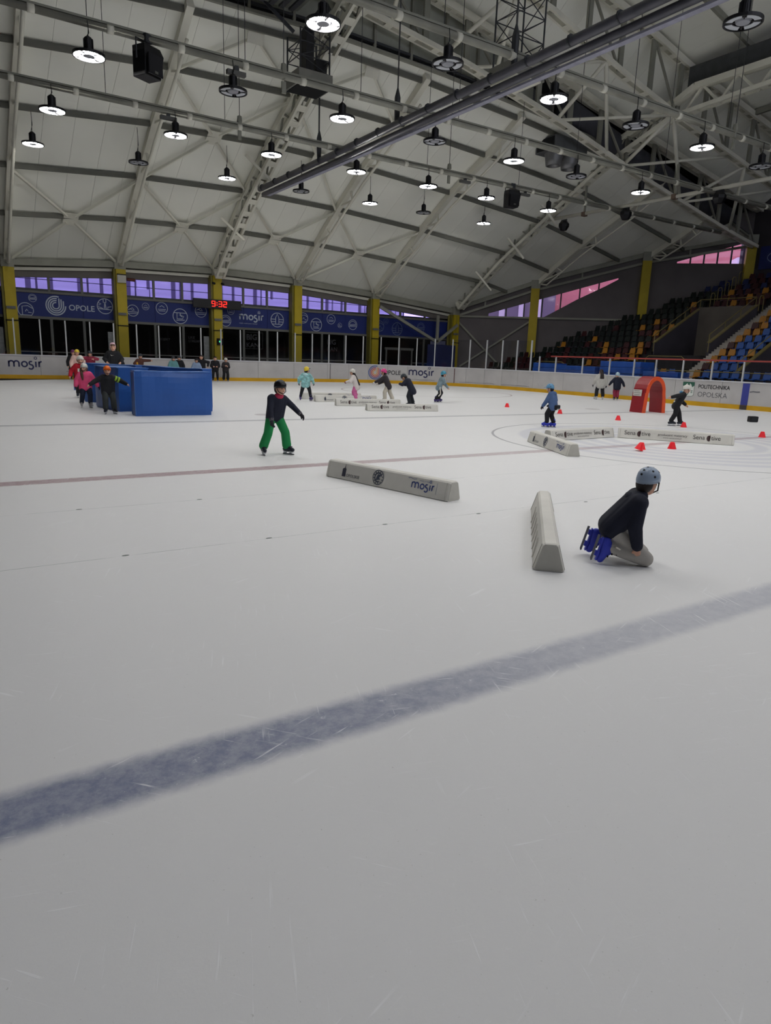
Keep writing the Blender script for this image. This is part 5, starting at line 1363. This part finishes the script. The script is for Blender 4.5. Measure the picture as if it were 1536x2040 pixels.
def person(label, x, y, rel, H, top, legs, boots, *, lean=8, side=0, pz=.515, feet=((-.09, 0, -8), (.09, 0, 8)), hands=None, ehint=None,
           hyaw=0, hpitch=0, hel=None, hel_kind='round', rim=None, vents=5, hair=None, hair_len=0, puff=0, hem=.05, flare=0, glove=None, extra=None, voxel=.016,
           face=True, joints=None, collar=None, hood=None, group='children skating on the ice', beanie=None, blade=True, skin_=None, low=0):
    az = math.atan2(x, y)+rad(rel)
    r = thing('person', label, 'person', (x, y, 0), group, -az, world=False)
    s = H/1.3
    h = lambda *p: V(p)*H
    pel = h(0, 0, pz)
    l, sd = rad(lean), rad(side)
    neck = pel+h(.295*math.sin(sd), .295*math.sin(l), .295*math.cos(l)*math.cos(sd))
    hipL, hipR = pel+h(-.06, 0, -.01), pel+h(.06, 0, -.01)
    up_t = (neck-pel).normalized(); rt = V((1, 0, 0)); rt = (rt-up_t*rt.dot(up_t)).normalized()
    shL, shR = neck-rt*.105*H-up_t*.035*H, neck+rt*.105*H-up_t*.035*H
    R = MX.Rotation(-rad(hyaw), 3, 'Z') @ MX.Rotation(-rad(hpitch), 3, 'X')
    head = neck+R @ V((0, .03*H, .105*H)) if not joints or 'head' not in joints else V(joints['head'])
    hands = hands or ((-.08, .08, -.28), (.08, .08, -.28))
    ehint = ehint or (V((-.6, -1, 0)), V((.6, -1, 0)))
    A = []
    for k, (sh, ht) in enumerate(zip((shL, shR), hands)):
        t = sh+h(*ht); el, t = ik(sh, t, .165*H, .15*H, V(ehint[k])); A.append((sh, el, t))
    Lg = []
    for k, (hp, ft) in enumerate(zip((hipL, hipR), feet)):
        an = h(ft[0], ft[1], 0)+V((0, 0, .15*s+(ft[3] if len(ft) > 3 else 0)))
        kn, an2 = ik(hp, an, .215*H, .195*H, V((ft[0]*1.2, 1, 0)))
        Lg.append((hp, kn, an2 if joints else an, ft[2]))
    if joints:
        if 'legs' in joints: Lg = [(hp, V(j[0]), V(j[1]), 0) for hp, j in zip((hipL, hipR), joints['legs'])]
    # body: one continuous figure
    b = MB()
    b.ell(head, (.062*H, .073*H, .082*H), 14, 10, R)
    b.ell(head+R @ h(0, .022, -.04), (.046*H, .047*H, .045*H), 12, 8, R)
    b.cap(head+R @ h(0, .072, -.002), head+R @ h(0, .082, -.022), .008*H, .013*H, 7)
    for q in (-1, 1): b.ell(head+R @ h(q*.062, -.005, -.008), (.008*H, .016*H, .022*H), 8, 6, R)
    b.cap(neck-up_t*.03*H, head+R @ h(0, -.01, -.05), .037*H, .034*H, 10)
    for a_, c_ in ((hipL, shL), (hipR, shR)): b.cap(a_, c_+rt*(.02*H if a_ is hipL else -.02*H), .055*H, .05*H, 10)
    b.cap(pel, neck-up_t*.06*H, .065*H, .07*H, 12); b.cap(shL, shR, .04*H, .04*H, 10)
    for sh, el, t in A: b.cap(sh, el, .036*H, .028*H, 10); b.cap(el, t, .028*H, .02*H, 10)
    for hp, kn, an, _ in Lg: b.cap(hp, kn, .058*H, .042*H, 10); b.cap(kn, an, .042*H, .03*H, 10)
    for k, (sh, el, t) in enumerate(A): hand_into(b, t, t-el, V((-1 if k == 0 else 1, .15, .25)), s*.95, 0, 1 if k == 0 else -1)
    body = remesh(b, min(voxel, .011), 'body', skin_ or skin_t, r, 2)
    # face
    if face:
        for q in (-1, 1):
            MB().ell(head+R @ h(q*.026, .064, .006), (.010*H, .006*H, .0075*H), 8, 6, R).build('eye', eye_m, r, smooth=True)
            MB().bar(head+R @ h(q*.014, .069, .024), head+R @ h(q*.038, .063, .026), .004*H, .007*H).build('eyebrow', hair or eye_m, r)
        mo = MB().ell(head+R @ h(0, .062, -.048), (.021*H, .008*H, .0065*H), 10, 6, R).build('mouth', lip_m, r, smooth=True)
    # trousers
    p_ = MB(); g = .012*s+puff*.3
    p_.cap(hipL, hipR, .058*H+g, .058*H+g, 12); p_.cap(pel, pel+up_t*.05*H, .068*H+g, .066*H+g, 12)
    for hp, kn, an, _ in Lg:
        p_.cap(hp, kn, .058*H+g, .043*H+g+flare*.4, 12); e = kn+(an-kn)*.86 if not low else kn+(an-kn)*(.86+low)
        p_.cap(kn, e, .043*H+g+flare*.4, .033*H+g+flare, 12); p_.cap(e, e+(an-kn).normalized()*.012, .033*H+g+flare, .034*H+g+flare, 12)
    remesh(p_, voxel, 'trousers', legs, r, 2)
    # jacket
    j = MB(); g = .014*s+puff
    hemv = -up_t*hem*H
    for a_, c_, q in ((hipL, shL, 1), (hipR, shR, -1)): j.cap(a_+hemv, c_+rt*.02*H*q, .06*H+g, .048*H+g, 12)
    for q in (-.032*H, .032*H): j.cap(pel+hemv+rt*q, neck-up_t*.055*H+rt*q, .069*H+g, .062*H+g, 12)
    j.cap(pel+hemv, neck-up_t*.06*H, .068*H+g, .068*H+g, 12); j.cap(shL, shR, .036*H+g, .036*H+g, 12)
    j.cap(neck-up_t*.05*H, neck-up_t*.0*H, .055*H+g*.5, .042*H+g*.4, 12)
    for sh, el, t in A:
        j.cap(sh, el, .038*H+g, .031*H+g, 10); j.cap(el, el+(t-el)*.93, .031*H+g, .025*H+g*.8, 10)
    jk = remesh(j, voxel, 'jacket', top, r, 2)
    if collar: MB().tube([neck+up_t*(-.012)*H, neck+up_t*.03*H], [.058*H, .05*H], 12).build('collar', collar, r, smooth=True)
    if hood:
        hd = MB().ell(neck-up_t*.02*H+V((0, -.055*H, 0)), (.075*H, .05*H, .05*H), 12, 8); remesh(hd, voxel, 'hood', hood, r, 2)
    # hands in gloves
    if glove:
        for k, (sh, el, t) in enumerate(A):
            gm = MB(); hand_into(gm, t, t-el, V((-1 if k == 0 else 1, .15, .25)), s*1.0, .004*s, 1 if k == 0 else -1); gm.cap(el+(t-el)*.86, t, .026*H+.008, .027*H+.004, 9)
            remesh(gm, .009, 'glove', glove, r, 1)
    # skates
    for hp, kn, an, yaw in Lg:
        if joints and 'toes' in joints:
            i = [q[2] for q in Lg].index(an); td, ud = V(joints['toes'][i]), V(joints['ups'][i])
        else: td, ud = V((math.sin(rad(yaw)), math.cos(rad(yaw)), 0)), V((0, 0, 1))
        skate(r, an, td, ud, s, boots)
    # headgear and hair
    if hair:
        hm = MB()
        hm.ell(head+R @ h(0, -.030, -.004), (.067*H, .060*H, .080*H), 14, 9, R); hm.ell(head+R @ h(0, -.006, .040), (.066*H, .072*H, .054*H), 14, 9, R)
        if hair_len:
            n = 4 if hair_len < .2 else 6
            for q in (-.035, -.012, .012, .035):
                pts = [head+R @ h(q, -.06, -.03)]
                for i in range(1, n+1): pts.append(neck+V((q*H*(1+.3*i/n), -.06*H-.035*H*(i/n), -hair_len*H*(i/n)+.03*H))+(pel-neck).normalized()*0+V((0, (pel-neck).normalized().y*hair_len*H*(i/n), 0)))
                for a_, c_ in zip(pts, pts[1:]): hm.cap(a_, c_, .026*H, .022*H, 8)
        remesh(hm, .012, 'hair', hair, r, 2)
    if hel: helmet(r, head+R @ h(0, -.004, .016), R @ MX.Rotation(rad(9), 3, 'X'), s*(1.0 if H < 1.5 else .92), hel, hel_kind, rim, vents)
    if beanie:
        bm_ = MB()
        for i in range(5): bm_.cap(head+R @ h(0, -.008, .03), head+R @ h(0, -.012, .05), .07*H, .066*H, 12)
        remesh(bm_, .012, 'beanie', beanie, r, 2)
    if extra: extra(r, dict(H=H, s=s, A=A, L=Lg, pel=pel, neck=neck, head=head, R=R, h=h, shL=shL, shR=shR, up=up_t))
    return r
c_black = cloth('black', (24, 25, 30)); c_navy = cloth('navy', (24, 28, 46)); c_green = cloth('green', (28, 138, 76), .08); c_grey = cloth('grey', (178, 174, 168)); c_dgrey = cloth('dark_grey', (54, 58, 58))
c_pink = cloth('pink', (236, 84, 132), .08); c_jean = cloth('jeans', (30, 38, 58)); c_red = cloth('red', (190, 30, 48)); c_mint = mat('cloth_mint', (148, 200, 200), .8, .5, 13, bump=.25); c_white = cloth('white', (216, 208, 204)); c_rose = cloth('rose', (206, 104, 158))
c_cream = cloth('cream', (196, 190, 176)); c_blue = cloth('slate_blue', (74, 98, 140)); c_pale = cloth('pale_pink', (226, 190, 180)); c_wine = cloth('wine', (146, 44, 70)); c_teal = cloth('teal', (96, 146, 150)); c_ltblue = cloth('light_blue', (130, 150, 180)); c_brown = cloth('brown', (84, 50, 40)); c_lgrey = cloth('light_grey', (190, 188, 182))
c_pattern = cloth('patterned', (126, 146, 156), .55); c_charcoal = cloth('charcoal', (48, 44, 48))
b_black = mat('boot_black', (30, 36, 48), .5, .1, 6); b_blue = mat('boot_blue', (56, 68, 196), .45, .1, 6); b_purple = mat('boot_purple', (58, 46, 104), .45, .1, 6); b_white = mat('boot_white', (170, 168, 168), .5, .08, 6)
h_black = mat('helmet_black', (22, 23, 28), .25); h_blue = mat('helmet_blue', (96, 150, 190), .35, .25, 9); h_grey = mat('helmet_grey_blue', (150, 166, 188), .28); h_white = mat('helmet_white', (216, 214, 206), .35, .05, 5); h_orange = mat('helmet_orange', (240, 116, 30), .35); h_yellow = mat('helmet_yellow', (224, 198, 60), .35); h_pink = mat('helmet_pink', (222, 70, 142), .35); h_purple = mat('helmet_purple', (116, 48, 104), .4); h_aqua = mat('helmet_aqua', (70, 150, 178), .35, .2, 8); h_dark = mat('helmet_dark', (44, 50, 58), .4); h_pale = mat('helmet_pale', (170, 196, 208), .35)
hr_dark = mat('hair_dark', (34, 24, 24), .6, .2, 20); hr_brown = mat('hair_brown', (84, 60, 44), .6, .25, 20); glove_dark = cloth('glove_dark', (40, 38, 46)); glove_grey = cloth('glove_grey', (120, 118, 122), .3); glove_wine = cloth('glove_wine', (110, 30, 56)); glove_white = cloth('glove_white', (214, 210, 206))
scarf_m = cloth('scarf', (186, 50, 84))
# boy in green trousers, mid-stride towards the camera
def ex_green(r, d):
    n, H = d['neck'], d['H']
    mb = MB().ell(n+V((0, .02*H, .0)), (.066*H, .062*H, .045*H), 14, 8); remesh(mb, .010, 'neck_scarf', scarf_m, r, 2)
    for k, (sh, el, t) in enumerate(d['A']):
        MB().tube([el+(t-el)*.84, t+(t-el)*.04], [.034*H, .03*H], 10).build('wrist_guard', glove_grey, r, smooth=True)
    MB().ell(d['head']+d['R'] @ d['h'](0, .066, -.046), (.017*H, .006*H, .005*H), 8, 5, d['R']).build('teeth', white_m, r)
person('boy in black sweater, bright green trousers and black helmet skating forward', 4.93, 11.18, 152, 1.30, c_navy, c_green, b_black,
       lean=12, side=-4, pz=.505, feet=((-.16, .05, -22), (.16, -.02, 16)), hands=((-.19, .10, -.20), (.05, .12, -.29)), hyaw=-14, hpitch=6,
       hel=h_black, hair=hr_dark, glove=glove_dark, flare=.028, hem=.0, extra=ex_green, voxel=.012, low=.02)
# kneeling child
def ex_kneel(r, d):
    H = d['H']
    MB().tube([d['pel']+V((.085, .075, .015)), d['pel']+V((.10, .10, -.02)), d['pel']+V((.11, .085, -.05))], .009, 6).build('drawstring', white_m, r)
    for k in (-1, 1):
        p = d['L'][0 if k < 0 else 1][2]
        MB().bar(p+V((k*.055, .03, .02)), p+V((k*.055, .07, .0)), .012, .03, (1, 0, 0)).build('boot_badge', white_m, r)
person('kneeling child in grey helmet, dark hoodie, grey trousers and blue skates', 5.06, 3.95, 80, 1.26, c_navy, c_grey, b_blue,
       lean=37, side=6, pz=.262, hands=((-.02, .05, -.30), (.01, .02, -.31)), ehint=(V((-.4, -1, -.2)), V((.5, -.9, -.1))), hyaw=-42, hpitch=16, hel=h_grey, vents=6, hair=hr_dark, face=True, hem=.0, puff=.013, flare=.006,
       joints=dict(legs=(((-.105, .31, .075), (-.14, -.06, .17)), ((.105, .31, .07), (.13, .0, .16))), toes=((-.05, -.22, -.95), (.05, -.22, -.95)), ups=((0, .96, -.2), (0, .96, -.2))),
       hood=c_navy, extra=ex_kneel, voxel=.011, group='children skating on the ice')
# left group
person('girl in bright pink jacket with long brown hair and white helmet, holding hands', 3.62, 21.66, 168, 1.24, c_pink, c_jean, b_white, lean=4, feet=((-.08, .02, -10), (.1, -.03, 12)),
       hands=((-.16, .06, -.27), (.12, .04, -.27)), hyaw=40, hel=h_white, vents=0, hair=hr_brown, hair_len=.22, puff=.02, hem=.05, glove=glove_dark, flare=.006,
       extra=lambda r, d: remesh(MB().cap(d['head']+V((.07, -.02, -.03)), d['neck']+V((.1, .06, -.04)), .045, .05).cap(d['neck']+V((.1, .06, -.04)), d['neck']+V((.09, .11, -.19)), .05, .022), .01, 'hair_strand', hr_brown, r, 2))
def ex_orange(r, d):
    sh, el, t = d['A'][0]; H = d['H']
    for a, b_ in ((.25, .5), (.62, .85)): MB().tube([sh+(el-sh)*a, sh+(el-sh)*b_], [.066*H, .062*H], 10).build('arm_band', mat('hi_vis', (150, 190, 60), .6), r, smooth=True)
person('boy in orange helmet and black jacket with lime arm bands before the blue mats', 3.83, 19.6, 176, 1.24, c_black, c_dgrey, b_black, lean=4, feet=((-.11, .0, -20), (.07, .05, 14)),
       hands=((-.27, .04, -.13), (.26, .1, -.15)), hel=h_orange, rim=h_orange, vents=4, hair=hr_dark, puff=.016, hem=.06, flare=.016, extra=ex_orange)
def ex_num(r, d):
    H = d['H']; c = d['pel']*.45+d['neck']*.55
    P0 = Print(c+V((-.1*H, .115*H, -.02*H)), (-1, 0, 0), (0, .1, 1), .0); P0 = Print(c+V((.07*H, .105*H, -.04*H)), (-1, 0, 0), (0, .1, 1), .01)
    mb = MB(); P0.fill(mb, [(0, 0), (.13*H, 0), (.13*H, .08*H), (0, .08*H)]); flat(mb, 'jersey_patch', white_m, r)
    mb = MB(); P0.stroke(mb, arc(.065*H, .04*H, .028*H, 0, 340, 12), .012, 1, True); flat(mb, 'jersey_number', strap_m, r)
person('child in red jersey with white patch and white helmet behind the girl in pink', 4.2, 25.9, 178, 1.40, c_red, c_black, b_black, lean=12, hands=((-.1, .14, -.2), (.14, .04, -.24)), hel=h_white, vents=0, hair=hr_dark, puff=.018, extra=ex_num)
person('child in purple helmet and black coat against the boards at the left', 5.98, 38.9, 170, 1.52, c_black, c_black, b_black, hel=h_purple, vents=0, hair=hr_dark, puff=.03, hem=.16, group='people standing along the far boards')
person('child in yellow cap helmet and pale pink jacket behind the red jersey', 5.75, 36.2, 176, 1.56, c_pale, c_black, b_black, lean=10, hel=h_yellow, vents=0, hair=hr_brown, puff=.03, group='people standing along the far boards')
person('child in wine jacket with arms raised between the red jersey and the black hoodie', 6.6, 37.6, 190, 1.5, c_wine, c_charcoal, b_black, hands=((-.05, .22, -.02), (.1, .2, .0)), hel=h_dark, vents=0, hair=hr_dark, puff=.02, group='people standing along the far boards')
def ex_mark(r, d):
    H = d['H']; c = d['pel']*.25+d['neck']*.75; P0 = Print(c+V((.06*H, .095*H, -.02*H)), (-1, 0, 0), (0, .12, 1), .012)
    flat(P0.fill(MB(), [(0, .05), (.02, .0), (.14, .03), (.03, .02), (.01, .06)]), 'chest_print', white_m, r)
person('tall person in pink beanie and long black hoodie standing above the blue mats', 6.85, 33.5, 178, 1.9, c_black, c_black, b_black, pz=.515, lean=2, hands=((-.05, .1, -.2), (.05, .1, -.2)), beanie=mat('beanie_pink', (216, 178, 190), .9, .1, 9), hair=hr_brown, puff=.02, hem=.1, extra=ex_mark, hood=c_black, group='people standing along the far boards')
person('dark clad figure against the boards, right of the tall person', 7.95, 38.0, 20, 1.5, c_black, c_black, b_black, hair=hr_dark, puff=.04, hem=.1, face=False, hood=c_black, group='people standing along the far boards')
person('child in brown jacket with yellow bag leaning on the boards', 9.3, 39.0, 150, 1.42, c_brown, c_charcoal, b_black, lean=12, hands=((-.3, .05, .0), (.1, .1, -.2)), hair=hr_dark, hel=h_dark, vents=0, puff=.02, group='people standing along the far boards',
       extra=lambda r, d: MB().ell(d['shR']+V((.05, .02, -.2)), (.07, .07, .16), 10, 8).build('shoulder_bag', mat('bag_yellow', (196, 150, 50), .7), r))
person('child in teal jacket and dark helmet by the boards', 11.0, 38.6, 165, 1.34, c_teal, c_black, b_black, hel=h_dark, vents=0, hair=hr_dark, puff=.03, group='people standing along the far boards')
person('child in black jacket and dark helmet right beside the teal jacket', 11.5, 39.1, 185, 1.38, c_black, c_black, b_black, hel=h_dark, vents=0, hair=hr_dark, puff=.02, group='people standing along the far boards')
person('child in light blue jacket and dark helmet above the front mat', 12.2, 38.3, 172, 1.28, c_ltblue, c_charcoal, b_black, hel=h_black, vents=0, hair=hr_dark, puff=.022, group='people standing along the far boards')
person('person in black jacket with hand on hip, no helmet, by the boards', 12.7, 38.9, 190, 1.48, c_black, c_black, b_black, hands=((-.13, .0, -.18), (.05, .1, -.28)), ehint=(V((-1, -.3, 0)), V((.6, -1, 0))), hair=hr_dark, puff=.02, group='people standing along the far boards')
person('person in black with bare head standing left of the child in white helmet', 13.62, 39.3, 178, 1.42, c_black, c_black, b_black, lean=4, hands=((.02, .14, -.17), (-.02, .14, -.17)), hair=hr_dark, puff=.022, group='people standing along the far boards')
person('child in white helmet and black overalls standing under the clock column', 14.32, 39.5, 170, 1.33, c_charcoal, c_black, b_black, hands=((.05, .16, -.12), (-.04, .16, -.1)), hel=h_white, vents=0, hair=hr_dark, puff=.016, flare=.03, group='people standing along the far boards')
# middle row
person('child in mint patterned hooded jacket and yellow helmet seen from behind', 11.86, 23.98, 12, 1.25, c_mint, c_black, b_purple, lean=8, feet=((-.16, 0, -18), (.16, .0, 18)), hands=((-.12, .02, -.24), (.12, .06, -.24)), hyaw=30,
       hel=h_yellow, rim=h_black, vents=0, hair=hr_dark, puff=.012, hem=.04, hood=mat('hood_mint', (186, 222, 226), .85, .2, 6), glove=glove_grey, face=False)
person('girl with very long dark hair, white jacket and pink trousers skating left', 13.72, 23.32, -80, 1.24, c_white, c_rose, b_white, lean=20, hands=((-.02, .2, -.16), (.02, .18, -.14)), hel=h_white, vents=4, hair=hr_dark, hair_len=.3, puff=.018, hem=.08, glove=glove_wine, flare=.035, low=.05)
person('child in pink helmet, dark jacket and cream trousers skating left', 14.8, 22.7, -84, 1.30, c_charcoal, c_cream, b_white, lean=24, feet=((-.06, .08, 0), (.07, -.14, 0)), hands=((-.05, .28, -.16), (.05, .2, -.2)), hel=h_pink, vents=4, hair=hr_dark, puff=.016, hem=.05, glove=glove_white, flare=.018)
person('child all in black bent forward with grey helmet turned down', 14.56, 20.76, -70, 1.26, c_navy, cloth('black_trousers', (32, 36, 44)), b_black, lean=30, pz=.515, feet=((-.1, .0, 0), (.12, -.02, 0)), hands=((0, .2, -.1), (0, .2, -.12)), hpitch=45, hel=h_dark, vents=3, hair=hr_dark, puff=.016, hem=.1, flare=.012)
def ex_stripe(r, d):
    hp, kn, an, _ = d['L'][1]; H = d['H']
    MB().pbar([hp+V((.085*H, .0, 0)), kn+V((.07*H, 0, 0)), kn+(an-kn)*.5+V((.06*H, 0, 0))], .01, .035, (0, 1, 0)).build('trouser_stripe', white_m, r)
person('child in aqua helmet and patterned top skating right, black trousers, blue skates', 17.32, 22.74, 76, 1.30, c_pattern, c_black, b_purple, lean=20, pz=.485, feet=((-.08, .02, 10), (.08, -.1, 0)), hands=((-.04, .2, -.22), (.04, .16, -.26)), hel=h_aqua, vents=3, hair=hr_dark, puff=.012, flare=.014, extra=ex_stripe)
# right side
def ex_pouch(r, d):
    H = d['H']; mb = MB().box((-.1*H, -.14*H, .41*H), (.1*H, -.07*H, .52*H)); mb.build('seat_pad', c_black, r, bevel=.02)
    MB().bar((-.1*H, -.145*H, .43*H), (.1*H, -.145*H, .43*H), .006, .015).build('pad_edge', white_m, r)
person('child in blue helmet and blue jacket with blue skates, turned to the left', 14.28, 13.5, -66, 1.19, c_blue, c_black, b_blue, lean=10, side=0, pz=.505, feet=((-.05, .10, -6), (.06, -.02, 6)), hands=((-.04, .15, -.28), (.05, .1, -.24)), hpitch=16, hyaw=-10,
       hel=h_blue, rim=h_blue, vents=5, hair=hr_dark, puff=.012, hem=.03, glove=glove_dark, flare=.008, extra=ex_pouch, voxel=.013, hood=c_blue)
person('taller person with black hair in white jacket, black trousers, seen from behind at the boards', 28.35, 23.7, -15, 1.52, c_lgrey, c_black, b_white, lean=4, feet=((-.11, .02, -20), (.1, -.02, 10)), hands=((-.12, .05, -.28), (.08, .0, -.3)), hair=hr_dark, hair_len=.14, puff=.022, hem=.06, glove=glove_dark, flare=.02, face=False, hpitch=20)
person('child in pale helmet, navy jacket and dark pink trousers at the boards', 29.0, 23.2, -20, 1.36, c_navy, c_wine, b_black, lean=8, feet=((-.05, .02, 0), (.06, .0, 10)), hands=((-.15, .08, -.22), (.18, .02, -.25)), hel=h_pale, vents=3, hair=None, puff=.016, hem=.06, flare=.01, face=False)
def ex_belt(r, d):
    H = d['H']; p = d['pel']+d['up']*.03*H
    MB().tube([p-d['up']*.018*H, p+d['up']*.018*H], .098*H, 16).build('waist_stripe', white_m, r, smooth=True)
    MB().tube([d['neck']+V((-.06, -.05, .0)), d['neck']+V((-.04, -.09, .04)), d['neck']+V((.05, -.08, .04))], .04, 8).build('neck_scarf', h_blue, r, smooth=True)
person('child in white helmet and black suit leaning right with one arm stretched back', 18.87, 12.82, 78, 1.26, c_black, c_black, b_black, lean=26, pz=.515, feet=((-.05, .13, 0), (.06, -.10, 0)), hands=((-.06, .12, -.24), (.10, -.30, -.06)), hpitch=14, hel=h_white, vents=0, hair=None, puff=.012, hem=.05, flare=.01, extra=ex_belt, voxel=.013)
